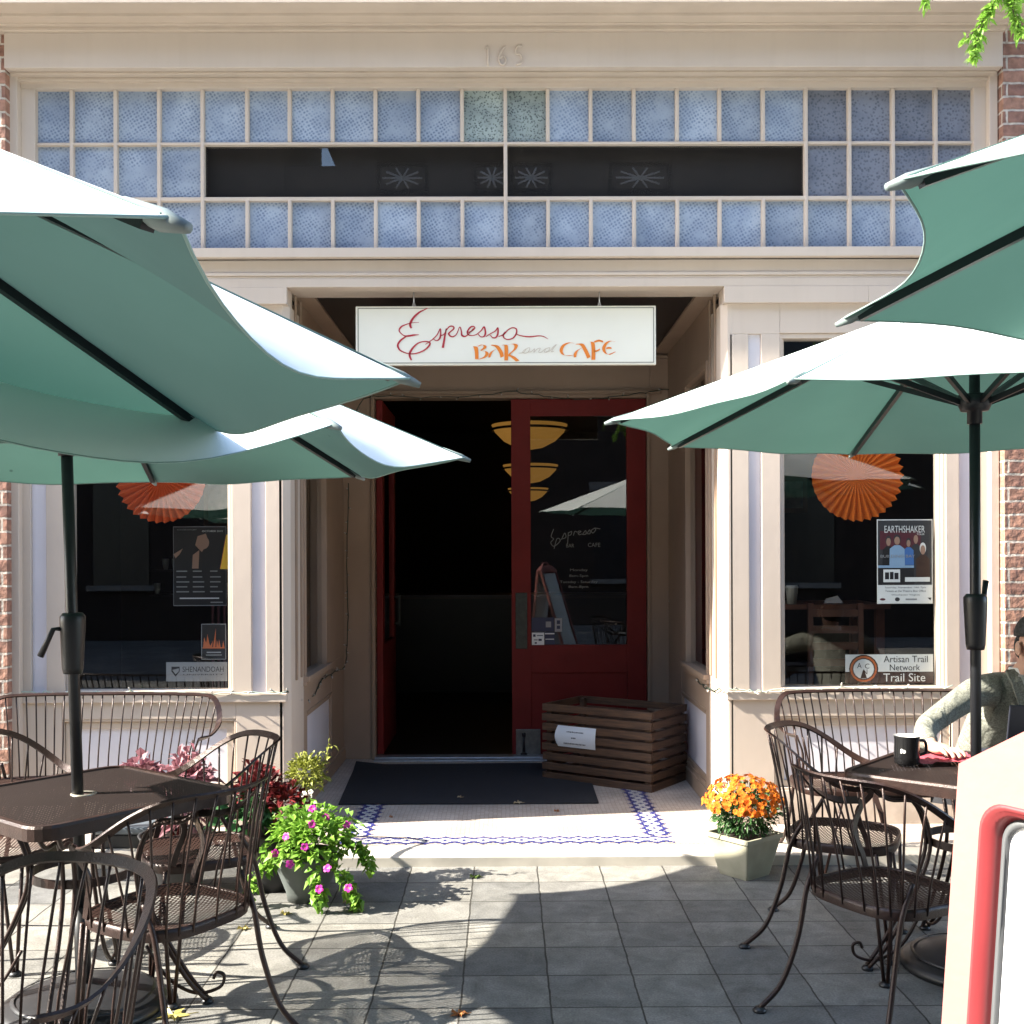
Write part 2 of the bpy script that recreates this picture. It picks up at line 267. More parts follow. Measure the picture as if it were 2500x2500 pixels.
class MB:
    def __init__(s): s.v = []; s.f = []; s.m = []; s.sm = []
    def add(s, vs, fs, m=0, smooth=False):
        o = len(s.v); s.v += [Vector(v) for v in vs]
        for f in fs: s.f.append([i + o for i in f]); s.m.append(m); s.sm.append(smooth)
        return s
    def box(s, x0, x1, y0, y1, z0, z1, m=0, bev=0):
        if x0 > x1: x0, x1 = x1, x0
        if y0 > y1: y0, y1 = y1, y0
        if z0 > z1: z0, z1 = z1, z0
        vs = [(x, y, z) for z in (z0, z1) for y in (y0, y1) for x in (x0, x1)]
        return s.add(vs, [(0, 2, 3, 1), (4, 5, 7, 6), (0, 1, 5, 4), (2, 6, 7, 3), (0, 4, 6, 2), (1, 3, 7, 5)], m)
    def obox(s, c, ax, ay, az, m=0):     # centre and three half axes
        c, ax, ay, az = map(Vector, (c, ax, ay, az))
        vs = [c + sx * ax + sy * ay + sz * az for sz in (-1, 1) for sy in (-1, 1) for sx in (-1, 1)]
        return s.add(vs, [(0, 2, 3, 1), (4, 5, 7, 6), (0, 1, 5, 4), (2, 6, 7, 3), (0, 4, 6, 2), (1, 3, 7, 5)], m)
    def tube(s, pts, r, n=8, m=0, closed=False, cap=True, ell=None):
        pts = [Vector(p) for p in pts]; L = len(pts); rs = r if isinstance(r, (list, tuple)) else [r] * L
        vs = []; up = Vector((0, 0, 1)); prev = None
        for i, p in enumerate(pts):
            a = pts[i - 1] if i > 0 or closed else p; b = pts[(i + 1) % L] if i < L - 1 or closed else p
            t = (b - a).normalized() if (b - a).length > 1e-9 else Vector((0, 0, 1))
            if prev is None:
                prev = t.cross(up)
                if prev.length < 1e-3: prev = t.cross(Vector((1, 0, 0)))
            u = (prev - t * prev.dot(t)).normalized(); w = t.cross(u); prev = u
            for k in range(n):
                an = 2 * math.pi * k / n
                vs.append(p + (u * math.cos(an) + w * math.sin(an)) * rs[i])
        fs = []
        for i in range(L if closed else L - 1):
            j = (i + 1) % L
            for k in range(n):
                k2 = (k + 1) % n; fs.append((i * n + k, i * n + k2, j * n + k2, j * n + k))
        if cap and not closed: fs += [tuple(range(n - 1, -1, -1)), tuple((L - 1) * n + k for k in range(n))]
        return s.add(vs, fs, m, True)
    def band(s, pts, wdirs, w, t, m=0):   # flat bar: width along wdir, thickness across
        pts = [Vector(p) for p in pts]; L = len(pts); vs = []
        for i, p in enumerate(pts):
            a = pts[max(i - 1, 0)]; b = pts[min(i + 1, L - 1)]; tn = (b - a).normalized()
            wd = Vector(wdirs[i] if isinstance(wdirs, list) else wdirs); wd = (wd - tn * wd.dot(tn)).normalized(); th = tn.cross(wd)
            for a_, b_ in ((-1, -1), (1, -1), (1, 1), (-1, 1)): vs.append(p + wd * a_ * w / 2 + th * b_ * t / 2)
        fs = []
        for i in range(L - 1):
            for k in range(4): k2 = (k + 1) % 4; fs.append((i * 4 + k, i * 4 + k2, i * 4 + 4 + k2, i * 4 + 4 + k))
        fs += [(3, 2, 1, 0), tuple((L - 1) * 4 + k for k in range(4))]
        return s.add(vs, fs, m)
    def lathe(s, prof, c=(0, 0, 0), n=24, m=0, smooth=True, sq=None, capb=True, capt=True, jig=None):
        vs = []; c = Vector(c)
        for r, z in prof:
            for k in range(n):
                a = 2 * math.pi * k / n; rr = r * (jig(a) if jig else 1)
                vs.append(c + Vector((rr * math.cos(a), rr * math.sin(a), z)))
        fs = []
        for i in range(len(prof) - 1):
            for k in range(n): k2 = (k + 1) % n; fs.append((i * n + k, i * n + k2, (i + 1) * n + k2, (i + 1) * n + k))
        if capb: fs.append(tuple(range(n - 1, -1, -1)))
        if capt: fs.append(tuple((len(prof) - 1) * n + k for k in range(n)))
        return s.add(vs, fs, m, smooth)
    def rings(s, rings, m=0, smooth=False, capb=True, capt=True):
        n = len(rings[0]); vs = [v for r in rings for v in r]; fs = []
        for i in range(len(rings) - 1):
            for k in range(n): k2 = (k + 1) % n; fs.append((i * n + k, i * n + k2, (i + 1) * n + k2, (i + 1) * n + k))
        if capb: fs.append(tuple(range(n - 1, -1, -1)))
        if capt: fs.append(tuple((len(rings) - 1) * n + k for k in range(n)))
        return s.add(vs, fs, m, smooth)
    def build(s, name, mats, parent=None, smooth=None, bevel=0, local=False):
        if not isinstance(mats, (list, tuple)): mats = [mats]
        me = bpy.data.meshes.new(name); o = bpy.data.objects.new(name, me); COL.objects.link(o)
        off = ORG.get(parent.name, Vector((0, 0, 0))) if parent else Vector((0, 0, 0))
        me.from_pydata([v - off for v in s.v], [], s.f); ORG[o.name] = off
        for mm in mats: me.materials.append(mm)
        me.polygons.foreach_set('material_index', s.m)
        me.polygons.foreach_set('use_smooth', [True] * len(s.f) if smooth else (s.sm if smooth is None else [False] * len(s.f)))
        if parent: o.parent = parent
        if bevel:
            b = o.modifiers.new('bevel', 'BEVEL'); b.width = bevel; b.segments = 2; b.limit_method = 'ANGLE'; b.angle_limit = R(40)
        return o

def text_mb(mb, s, x0, x1, zt, zb, y, m=0, depth=.001, fwd=-1):
    """text filling the box x0..x1, zb..zt on a plane y facing the street"""
    c = bpy.data.curves.new('t', 'FONT'); c.body = s; c.size = 1; c.resolution_u = 3
    o = bpy.data.objects.new('t', c); COL.objects.link(o); bpy.context.view_layer.update()
    me = o.evaluated_get(bpy.context.evaluated_depsgraph_get()).to_mesh()
    xs = [v.co.x for v in me.vertices]; ys = [v.co.y for v in me.vertices]
    a0, a1, b0, b1 = min(xs), max(xs), min(ys), max(ys)
    vs = [(x0 + (v.co.x - a0) / (a1 - a0) * (x1 - x0), y, zb + (v.co.y - b0) / (b1 - b0) * (zt - zb)) for v in me.vertices]
    mb.add(vs, [tuple(p.vertices) for p in me.polygons], m)
    bpy.data.objects.remove(o); bpy.data.curves.remove(c)

def stroke(mb, pts, w, fn, nib=None, m=0, n=6):
    """pen stroke through 2D points (photo pixels) mapped by fn to 3D; w width or list; nib angle for a broad pen"""
    q = catmull([Vector((p[0], p[1], 0)) for p in pts], n); L = len(q); vs = []
    for i, p in enumerate(q):
        t = i / (L - 1)
        if isinstance(w, (list, tuple)):
            u = t * (len(w) - 1); k = min(int(u), len(w) - 2); ww = w[k] + (w[k + 1] - w[k]) * (u - k)
        else: ww = w
        if nib is not None: d = Vector((math.cos(nib), -math.sin(nib), 0))
        else:
            a = q[max(i - 1, 0)]; b = q[min(i + 1, L - 1)]; tn = (b - a).normalized(); d = Vector((-tn.y, tn.x, 0))
        vs += [fn(p.x + d.x * ww / 2, p.y + d.y * ww / 2), fn(p.x - d.x * ww / 2, p.y - d.y * ww / 2)]
    mb.add(vs, [(2 * i, 2 * i + 1, 2 * i + 3, 2 * i + 2) for i in range(L - 1)], m)
# ================================================================== SETTING
YF = 5.95
def struct(o): o['kind'] = 'structure'; return o
g = MB(); g.add([(-60, -40, 0), (60, -40, 0), (60, 40, 0), (-60, 40, 0)], [(0, 1, 2, 3)]); struct(g.build('paving', slate))
FL = .05
g = MB(); g.box(-2.62, 2.64, 5.345, 5.50, -.05, FL - .002, 0); g.box(-2.62, 2.64, 5.504, 5.56, -.05, FL, 0); struct(g.build('entry_step', marble, bevel=.004))
g = MB(); g.box(-2.62, 2.64, 5.564, 8.0, -.05, FL, 0); struct(g.build('entry_floor', hexm))

bld = thing('shop_building', 'brick and cream painted shop front with recessed doorway between two display windows', 'building', (0, YF, 0))
def bx(name, boxes, m=cream, parent=None, bevel=.003):
    b = MB()
    for q in boxes: b.box(*q)
    return b.build(name, m, parent or bld, bevel=bevel)
X = lambda p, Y=YF: GX(p, Y); Z = lambda p, Y=YF: GZ(p, Y)
XL, XR = -2.635, 2.645
# brick work either side and above
def brickwall(x0, x1, z0=0, z1=7.5): return bx('brick_wall', [(x0, x1, YF - .10, YF + .35, z0, z1)], brick, bevel=0)
w = brickwall(-9, XL); w = brickwall(XR, 9); bx('upper_brick_wall', [(XL, XR, YF - .05, YF + .35, 5.1, 7.5)], brick, bevel=0)
# cornice, its left end lengthened past the wall edge to shade the fascia
zc = lambda p, Y: GZ(p, Y)
bx('cornice', [(XL - .66, XR + .06, YF - .24, YF + .1, zc(39, YF - .24), zc(20, YF - .24)),
               (XL - .64, XR + .04, YF - .215, YF + .1, zc(20, YF - .24), zc(12, YF - .24)),
               (XL - .68, XR + .08, YF - .35, YF + .1, zc(10, YF - .33), 5.1),
               (XL - .6, XR, YF - .17, YF + .1, zc(58, YF - .17), zc(38, YF - .24)),
               (XL - .6, XR, YF - .145, YF + .1, zc(76, YF - .13), zc(58, YF - .17) )], creamd)
fas = bx('fascia', [(X(42), X(2432), YF - .12, YF + .1, zc(164, YF - .12), zc(76, YF - .13))])
bx('fascia_moulding', [(X(46), X(2426), YF - .075, YF + .1, 4.064, 4.0775), (X(50), X(2422), YF - .035, YF + .1, 4.048, 4.0635)], creamd)
# house number, raised figures painted over
def digit(name, strokes):
    b = MB()
    for s in strokes:
        q = catmull([P(a, c, YF - .124) for a, c in s], 5); b.tube(q, .0055, 6)
    o = b.build(name, cream, fas); return o
digit('digit', [[(1190, 121), (1196, 115), (1196, 159)]])
digit('digit', [[(1237, 113), (1227, 128), (1223, 145), (1229, 157), (1238, 155), (1240, 144), (1233, 137), (1225, 143)]])
digit('digit', [[(1279, 112), (1268, 114), (1264, 131), (1274, 132), (1280, 142), (1276, 154), (1264, 157)]])
# outer trim of the frame
for a, c_, s in ((13, 33, 1), (36, 58, .6)):
    y = YF - .075 * s
    bx('frame_stile', [(X(a), X(c_), y, YF + .1, GZ(817, YF) if 0 else .05 + .0, zc(77, YF - .12))], cream)
for a, c_, s in ((2414, 2434, .6), (2437, 2452, 1)):
    bx('frame_stile', [(X(a), X(c_), YF - .075 * s, YF + .1, .05, zc(77, YF - .12))], cream)
# transom window
tr = bx('transom_frame', [(X(58), X(2414), YF, YF + .1, Z(214), Z(188)), (X(58), X(92), YF, YF + .1, Z(608), Z(214)), (X(2384), X(2414), YF, YF + .1, Z(608), Z(214))])
vx = [178, 285, 391, 497, 606, 710, 815, 920, 1025, 1132, 1238, 1342, 1447, 1553, 1659, 1763, 1870, 1975, 2082, 2189, 2294]
rows = [(214, 342), (350, 475), (486, 610)]
mu = []
hw = 4.5
for p in vx:
    if 497 < p < 1975: segs = [(214, 343), (484, 610)] if p != 1238 else [(214, 610)]
    else: segs = [(214, 610)]
    for a, c_ in segs: mu.append((X(p - hw), X(p + hw), YF + .012, YF + .05, Z(c_), Z(a)))
mu += [(X(92), X(2384), YF + .015, YF + .05, Z(350), Z(343)), (X(92), X(2384), YF + .015, YF + .05, Z(487), Z(477))]
bx('muntin_bars', mu, cream, tr, bevel=.004)
b = MB(); edges = [92] + vx + [2384]
rr = random.Random(3)
for r, (a, c_) in enumerate(((214, 343), (350, 477), (487, 610))):
    for i in range(22):
        if r == 1 and 4 <= i < 18: continue
        if r == 2: m = 0
        else: m = 1 if i >= 18 else 0
        if r == 0 and i in (10, 11): m = 2
        x0, x1 = X(edges[i]), X(edges[i + 1]); y = YF + .042; t = [rr.uniform(-.0025, .0025) for _ in range(2)]
        b.add([(x0, y + t[0], Z(c_)), (x1, y - t[0], Z(c_)), (x1, y - t[1], Z(a)), (x0, y + t[1], Z(a))], [(0, 1, 2, 3)], m)
b.build('textured_panes', [obs1, obs2, obs3], tr)
b = MB()
for x0, x1, t in ((497, 1238, .003), (1238, 1975, -.003)):
    b.add([(X(x0), YF + .043 + t, Z(477)), (X(x1), YF + .043 - t, Z(477)), (X(x1), YF + .043 - t, Z(350)), (X(x0), YF + .043 + t, Z(350))], [(0, 1, 2, 3)])
b.build('clear_panes', glass, tr)
# lintel
bx('lintel', [(X(20), X(2452), YF - .085, YF + .2, Z(627, YF - .08), Z(609, YF - .04)), (X(36), X(2434), YF - .045, YF + .2, Z(634), Z(627, YF - .08)),
              (X(36), X(2434), YF - .02, YF + .2, Z(668), Z(634)), (X(36), X(2434), YF - .035, YF + .2, Z(676), Z(668)), (X(36), X(2434), YF - .025, YF + .2, Z(682), Z(676)),
              (X(36), X(2434), YF - .03, YF + .215, GZ(700, YF - .03), Z(682))])
CEIL = GZ(700, YF - .03) + .004
# recess ceiling
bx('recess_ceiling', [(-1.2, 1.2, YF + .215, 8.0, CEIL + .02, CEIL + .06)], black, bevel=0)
bx('ceiling_border', [(-1.2, -1.065, YF + .216, 7.9, CEIL, CEIL + .019)], taupe); bx('ceiling_border', [(1.065, 1.2, YF + .216, 7.9, CEIL, CEIL + .019)], taupe)
# piers: left (22..158), left inner (567..695), right inner (1777..1907), right (2310..2437)
XCl, XCr = X(695), X(1777)
def pier(a, s0, s1, c_, capto):
    p = bx('pier', [(X(a), X(s0), YF, YF + .12, Z(1690), Z(817)), (X(s1), X(c_), YF, YF + .12, Z(1690), Z(817)), (X(a), X(c_), YF + .001, YF + .12, Z(817), Z(741))])
    q = bx('inset_panel', [(X(s0), X(s1), YF + .022, YF + .1, Z(1690), Z(817))], lav, p, bevel=0)
    bx('pier_cap', [(X(capto[0]), X(capto[1]), YF - .035, YF + .12, Z(741, YF - .03), Z(703))], cream, p)
pier(22, 78, 115, 160, (22, 300)); pier(567, 614, 649, 690, (300, 706)); pier(1784, 1830, 1861, 1907, (1768, 2120)); pier(2312, 2345, 2385, 2437, (2120, 2440))
def win(a, c_):
    zb = Z(1684); zt = Z(827); yg = YF + .065
    f = bx('display_window', [(X(a), X(a + 7), YF + .012, YF + .1, zb, zt), (X(a + 7), X(a + 13), YF + .03, YF + .1, zb, zt), (X(c_ - 7), X(c_), YF + .012, YF + .1, zb, zt), (X(c_ - 13), X(c_ - 7), YF + .03, YF + .1, zb, zt),
           (X(a), X(c_), YF + .012, YF + .1, zt, Z(815)), (X(a - 1), X(c_ + 1), YF - .012, YF + .1, Z(1690), Z(1682))])
    b = MB(); t = .0015; b.add([(X(a + 12), yg, zb), (X(c_ - 12), yg + t, zb), (X(c_ - 12), yg + t, zt), (X(a + 12), yg, zt)], [(0, 1, 2, 3)]); b.build('glass', glass, f)
    return f
win(160, 567); bx('window_head', [(X(160), X(567), YF + .002, YF + .12, Z(815), Z(741))])
win(1907, 2312); bx('window_head', [(X(1907), X(2312), YF + .002, YF + .12, Z(815), Z(741))])
# ledges and bulkheads
for a, c_, pa, pc in ((22, 690, 152, 576), (1784, 2440, 1890, 2325)):
    bx('ledge', [(X(a - (0 if a < 100 else 11)), X(c_ + (11 if a < 100 else 0)), YF - .016, YF + .11, Z(1711), Z(1690))])
    bh = bx('bulkhead', [(X(a), X(pa), YF, YF + .12, .05, Z(1711)), (X(pc), X(c_), YF, YF + .12, .05, Z(1711)), (X(pa), X(pc), YF, YF + .12, Z(1752), Z(1711)), (X(pa), X(pc), YF, YF + .12, .05, Z(1932))])
    bx('panel_moulding', [(X(pa), X(pa + 5), YF + .004, YF + .06, Z(1932), Z(1752)), (X(pa + 6), X(pa + 25), YF + .016, YF + .06, Z(1926), Z(1762)), (X(pc - 5), X(pc), YF + .004, YF + .06, Z(1932), Z(1752)), (X(pc - 25), X(pc - 6), YF + .016, YF + .06, Z(1926), Z(1762)),
       (X(pa + 5), X(pc - 5), YF + .004, YF + .06, Z(1758), Z(1752)), (X(pa + 6), X(pc - 6), YF + .017, YF + .06, Z(1776), Z(1759)), (X(pa + 5), X(pc - 5), YF + .004, YF + .06, Z(1932), Z(1926)), (X(pa + 6), X(pc - 6), YF + .017, YF + .06, Z(1925), Z(1909))], creamd, bh)
    bx('bulkhead_panel', [(X(pa + 20), X(pc - 20), YF + .03, YF + .06, Z(1915), Z(1770))], lav, bh, bevel=0)
# corner posts and recess side walls
for sgn in (-1, 1):
    xc = abs(XCl) if sgn < 0 else XCr
    xi = xc - .028
    def sb(x0, x1, *r): return (sgn * x0, sgn * x1, *r)
    b = MB()
    def chamf(z0, z1, o=0):
        pl = [(xc + .03, YF + .0), (xc + .004, YF + .0 - o), (xi - o, YF + .034), (xi - o, YF + .40), (xc + .06, YF + .40)]
        pl = [(sgn * x, y) for x, y in pl]
        if sgn > 0: pl = pl[::-1]
        b.rings([[(x, y, z0) for x, y in pl], [(x, y, z1) for x, y in pl]], 0)
    chamf(.05, Z(741))
    b.build('corner_post', cream, bld, bevel=.003)
    bx('post_bead', [sb(xi - .012, xi + .001, YF + .15, YF + .18, .82, CEIL), sb(xi - .012, xi + .001, YF + .30, YF + .33, .82, CEIL)], tauped, bevel=.004)
    s0, s1 = YF + .42, 7.1          # side window span
    wl = bx('recess_wall', [sb(xi, xi + .1, s1 + .04, 7.925, .80, CEIL), sb(xi, xi + .1, YF + .40, s1 + .04, 2.62, CEIL), sb(xi, xi + .1, YF + .40, 7.925, .05, .16), sb(xi, xi + .1, YF + .40, 6.46, .16, .80), sb(xi, xi + .1, 7.36, 7.925, .16, .80), sb(xi + .001, xi + .1, 6.46, 7.36, .60, .80)], taupe)
    bx('wall_panel', [sb(xi + .02, xi + .05, 6.46, 7.36, .16, .60)], lav, wl, bevel=0)
    bx('panel_moulding', [sb(xi - .004, xi + .03, 6.46, 7.36, .585, .602), sb(xi + .006, xi + .03, 6.46, 7.36, .565, .585), sb(xi - .004, xi + .03, 6.46, 7.36, .16, .175), sb(xi + .006, xi + .03, 6.46, 7.36, .175, .20)], tauped, wl)
    f = bx('side_window', [sb(xi - .012, xi + .05, YF + .40, s0 + .02, .80, 2.62), sb(xi - .012, xi + .05, s1, s1 + .05, .80, 2.62), sb(xi - .012, xi + .05, s0 + .02, s1, 2.58, 2.62), sb(xi - .035, xi + .05, YF + .39, s1 + .08, .785, .815), sb(xi - .02, xi + .05, YF + .39, s1 + .08, .76, .785)], taupe)
    b = MB(); xg = sgn * (xi + .02); b.add([(xg, s0, .815), (xg, s1, .815), (xg, s1, 2.6), (xg, s0, 2.6)], [(0, 1, 2, 3)]); b.build('glass', glass, f)
    bx('skirting', [sb(xi - .01, xi + .01, YF + .40, 7.95, .05, .14)], tauped, wl)
# back wall of the recess
YD = 7.96
jl, jr, jt = GX(917, YD), GX(1579, YD), GZ(975, YD)
bw = bx('recess_back_wall', [(-1.3, jl - .025, YD - .03, YD + .1, .05, CEIL + .02), (jr + .025, 1.3, YD - .03, YD + .1, .05, CEIL + .02), (jl - .025, jr + .025, YD - .028, YD + .1, jt + .03, CEIL + .02)], taupe)
bx('door_frame', [(jl - .025, jl, YD - .045, YD + .1, .05, jt + .03), (jr, jr + .025, YD - .045, YD + .1, .05, jt + .03), (jl, jr, YD - .045, YD + .1, jt + .005, jt + .03)], tauped)
bx('header_moulding', [(jl - .10, jr + .10, YD - .06, YD - .03, jt + .03, jt + .055), (-1.16, 1.16, YD - .07, YD - .03, GZ(880, YD), GZ(872, YD))], tauped, bw)
bx('threshold', [(jl, jr, YD - .16, YD + .05, .05, .062), (jl, jr, YD - .10, YD + .02, .062, .074)], steel)
# right door leaf (shut)
def leaf_boxes(x0, x1, y0, y1, zt, zg0, zg1, st):
    return [(x0, x0 + st, y0, y1, .075, zt), (x1 - st, x1, y0, y1, .075, zt), (x0 + st, x1 - st, y0 + .001, y1 - .001, zg1, zt), (x0 + st, x1 - st, y0 + .001, y1 - .001, GZ(1643, YD), zg0), (x0 + st, x1 - st, y0 + .001, y1 - .001, .075, GZ(1840, YD)),
            (x0 + st, x1 - st, y0 + .014, y1 - .014, GZ(1840, YD), GZ(1643, YD))]
x0, x1 = GX(1249, YD), GX(1579, YD) - .004; zg0, zg1 = GZ(1575, YD), GZ(1016, YD); st = GX(1296, YD) - x0
door = bx('door', leaf_boxes(x0, x1, YD - .005, YD + .04, jt, zg0, zg1, st), reddoor, bevel=.004)
b = MB(); b.add([(x0 + st, YD + .012, zg0), (x1 - st, YD + .012, zg0), (x1 - st, YD + .012, zg1), (x0 + st, YD + .012, zg1)], [(0, 1, 2, 3)]); b.build('glass', glass, door)
darkmetal = mat('tarnished_metal', (.06, .065, .06), .4, metal=.7, var=.3, vscale=30)
bx('push_plate', [(GX(1258, YD), GX(1287, YD), YD - .010, YD - .004, GZ(1584, YD), GZ(1447, YD))], darkmetal, door)
kick = bx('kick_plate', [(GX(1258, YD), GX(1318, YD), YD - .010, YD - .004, GZ(1856, YD), GZ(1780, YD))], mat('dull_kick_metal', (.22, .21, .19), .45, metal=.6, var=.3, vscale=25), door)
b = MB(); kx = GX(1277, YD); kz = GZ(1818, YD)
b.tube([(kx, YD - .013, kz + .07), (kx, YD - .013, kz - .05)], [.006, .011], 8); b.lathe([(.018, -.004), (.018, .004)], (0, 0, 0), 12) if 0 else None
b.tube([(kx, YD - .013, kz + .085), (kx, YD - .013, kz + .06)], .014, 8); b.tube([(kx - .022, YD - .013, kz - .07), (kx + .022, YD - .013, kz - .07)], .012, 8)
b.build('door_stop', black, door)
def dfn(px, py): return P(px, py, YD + .007)
vin = mat('pale_vinyl_lettering', (.20, .20, .19), .5)
b = MB()
for s in ([(1352, 1292), (1346, 1310), (1352, 1316), (1345, 1325), (1352, 1334), (1364, 1326), (1368, 1318), (1360, 1316), (1353, 1340)], [(1371, 1318), (1379, 1302), (1382, 1312), (1374, 1316)], [(1388, 1300), (1386, 1328)], [(1388, 1302), (1396, 1298), (1394, 1306), (1388, 1308)], [(1400, 1308), (1404, 1298), (1410, 1300)], [(1411, 1304), (1419, 1298), (1412, 1298), (1414, 1306), (1421, 1304)],
          [(1422, 1306), (1430, 1296), (1431, 1304), (1424, 1306)], [(1433, 1304), (1440, 1294), (1441, 1303), (1435, 1304)], [(1452, 1290), (1444, 1296), (1448, 1302), (1455, 1294), (1452, 1290), (1466, 1292)]):
    stroke(b, s, 1.8, dfn)
text_mb(b, 'BAR', GX(1383, YD), GX(1402, YD), GZ(1328, YD), GZ(1337, YD), YD + .007); text_mb(b, 'CAFE', GX(1436, YD), GX(1466, YD), GZ(1326, YD), GZ(1336, YD), YD + .007)
for s, a, c_, y in (('Monday', 1392, 1435, 1394), ('8am-5pm', 1390, 1436, 1408), ('Tuesday - Saturday', 1367, 1459, 1423), ('8am-8pm', 1388, 1436, 1435)):
    text_mb(b, s, GX(a, YD), GX(c_, YD), GZ(y - 5, YD), GZ(y + 3, YD), YD + .007)
b.build('glass_lettering', vin, door)
navy = mat('navy_sticker', (.02, .025, .07), .5); white = mat('white_print', (.75, .75, .74), .6); greyp = mat('grey_print', (.28, .28, .29), .6)
for nm, (a, c_, t_, bt), mm, marks in (('door_sticker', (1298, 1328, 1545, 1575), white, [(1301, 1307, 1549, 1555, 1), (1310, 1325, 1551, 1553, 1), (1303, 1312, 1561, 1564, 2), (1314, 1322, 1560, 1565, 1), (1305, 1310, 1568, 1572, 1)]),
        ('door_sticker', (1330, 1354, 1544, 1574), navy, [(1330, 1353, 1546, 1549, 3), (1331, 1352, 1560, 1562, 3)]), ('door_sticker', (1354, 1372, 1510, 1543), greyp, [(1359, 1367, 1515, 1524, 1), (1359, 1367, 1528, 1536, 1)]), ('door_sticker', (1298, 1352, 1508, 1542), navy, [(1332, 1345, 1518, 1532, 2)])):
    b = MB(); b.box(GX(a, YD), GX(c_, YD), YD + .005, YD + .008, GZ(bt, YD), GZ(t_, YD), 0)
    for q in marks: b.box(GX(q[0], YD), GX(q[1], YD), YD + .0035, YD + .0052, GZ(q[3], YD), GZ(q[2], YD), q[4])
    b.build(nm, [mm, navy, greyp, white], door)
# left door leaf, swung inward
lx = jl + .05
door2 = bx('door', [(lx - .045, lx, YD + .03, YD + .15, .075, jt), (lx - .045, lx, YD + .83, YD + .95, .075, jt), (lx - .044, lx - .001, YD + .15, YD + .83, zg1, jt), (lx - .044, lx - .001, YD + .15, YD + .83, .075, zg0), ], reddoor, bevel=.004)
b = MB(); b.add([(lx - .02, YD + .15, zg0), (lx - .02, YD + .83, zg0), (lx - .02, YD + .83, zg1), (lx - .02, YD + .15, zg1)], [(0, 1, 2, 3)]); b.build('glass', glass, door2)
bx('hinge', [(lx - .07, lx - .045, YD + .02, YD + .04, 1.28, 1.38)], darkmetal, door2); bx('hinge', [(lx - .07, lx - .045, YD + .02, YD + .04, .5, .6)], darkmetal, door2)
bx('handle', [(lx + .03, lx + .045, YD + .86, YD + .88, .95, 1.2), (lx, lx + .03, YD + .86, YD + .88, .96, .98), (lx, lx + .03, YD + .86, YD + .88, 1.17, 1.19)], darkmetal, door2)
# dark interior
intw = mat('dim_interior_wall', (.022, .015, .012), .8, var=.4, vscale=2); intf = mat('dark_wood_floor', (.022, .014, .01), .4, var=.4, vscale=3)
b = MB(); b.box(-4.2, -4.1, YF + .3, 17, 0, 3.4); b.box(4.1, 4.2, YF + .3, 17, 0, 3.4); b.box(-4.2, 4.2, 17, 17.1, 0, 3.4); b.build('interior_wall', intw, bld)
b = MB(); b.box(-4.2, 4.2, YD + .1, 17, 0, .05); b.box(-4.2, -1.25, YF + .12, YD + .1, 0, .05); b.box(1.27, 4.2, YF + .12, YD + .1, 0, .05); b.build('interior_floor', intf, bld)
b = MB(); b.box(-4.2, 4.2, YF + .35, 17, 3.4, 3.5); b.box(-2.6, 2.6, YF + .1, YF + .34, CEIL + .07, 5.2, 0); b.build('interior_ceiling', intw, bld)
b = MB(); b.box(XL, XL + .02, YF + .12, YF + .35, 0, 5.1); b.box(XR - .02, XR, YF + .12, YF + .35, 0, 5.1); b.build('reveal', intw, bld)
counter = thing('counter', 'dark wooden counter deep inside the doorway', 'counter', (.1, 12, .05))
b = MB(); b.box(-1.4, 1.6, 11.8, 12.4, .05, 1.05); b.build('counter_front', intf, counter); b = MB(); b.box(-1.5, 1.7, 11.74, 12.46, 1.05, 1.09); b.build('counter_top', mat('counter_wood', (.04, .02, .012), .3), counter)

# ------------------------------------------------------------------ building across the street (it is what the windows mirror)
opp = thing('brick_building', 'dark brick building across the street mirrored in the shop glass', 'building', (0, -8, 0))
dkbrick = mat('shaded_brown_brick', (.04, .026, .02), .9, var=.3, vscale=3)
b = MB(); b.box(-26, -4.1, -12, -8, 0, 11.4); b.box(-19, -14, -7.9, -3.6, 0, 14); b.box(-4.1, -3.1, -12, -8.1, 0, 8.6); b.box(-3.1, 26, -12, -8, 0, 11.8); b.build('wall', dkbrick, opp)  # second box: unseen jutting block added to shade the ground behind the camera
owin = mat('dark_window', (.02, .022, .026), .2); otr = mat('stone_trim', (.2, .19, .18), .8)
for i in range(7):
    for z in (1.0, 4.6):
        xx = -10 + i * 3.1; b = MB(); b.box(xx - .5, xx + .5, -8.02 if abs(xx + .8) > 4.2 else -8.12, -7.98, z, z + 1.9, 0); w = b.build('window', owin, opp)
        b = MB(); b.box(xx - .6, xx + .6, -8.0, -7.9, z - .1, z, 0); b.box(xx - .6, xx + .6, -8.0, -7.93, z + 1.9, z + 2.1); b.build('window_trim', otr, w)

for x0_, x1_ in ((907, 1035), (1145, 1235), (1262, 1368), (1504, 1660)):
    k_ = 19.9 / F; xa, xb = (x0_ - CX) * k_, (x1_ - CX) * k_; b = MB(); b.box(xa, xb, -8.06, -8.0, 8.05, 8.62)
    b.box(xa + .08, xb - .08, -8.0, -7.99, 8.13, 8.54, 1)
    xm = (xa + xb) / 2
    for q in range(10): a = R(36 * q); b.tube([(xm, -7.985, 8.335), (xm + .38 * (xb - xa) * math.cos(a), -7.985, 8.335 + .19 * math.sin(a))], .018, 5)
    b.build('carved_panel', [mat('pale_carved_stone', (.5, .48, .48), .8), dkbrick], opp)

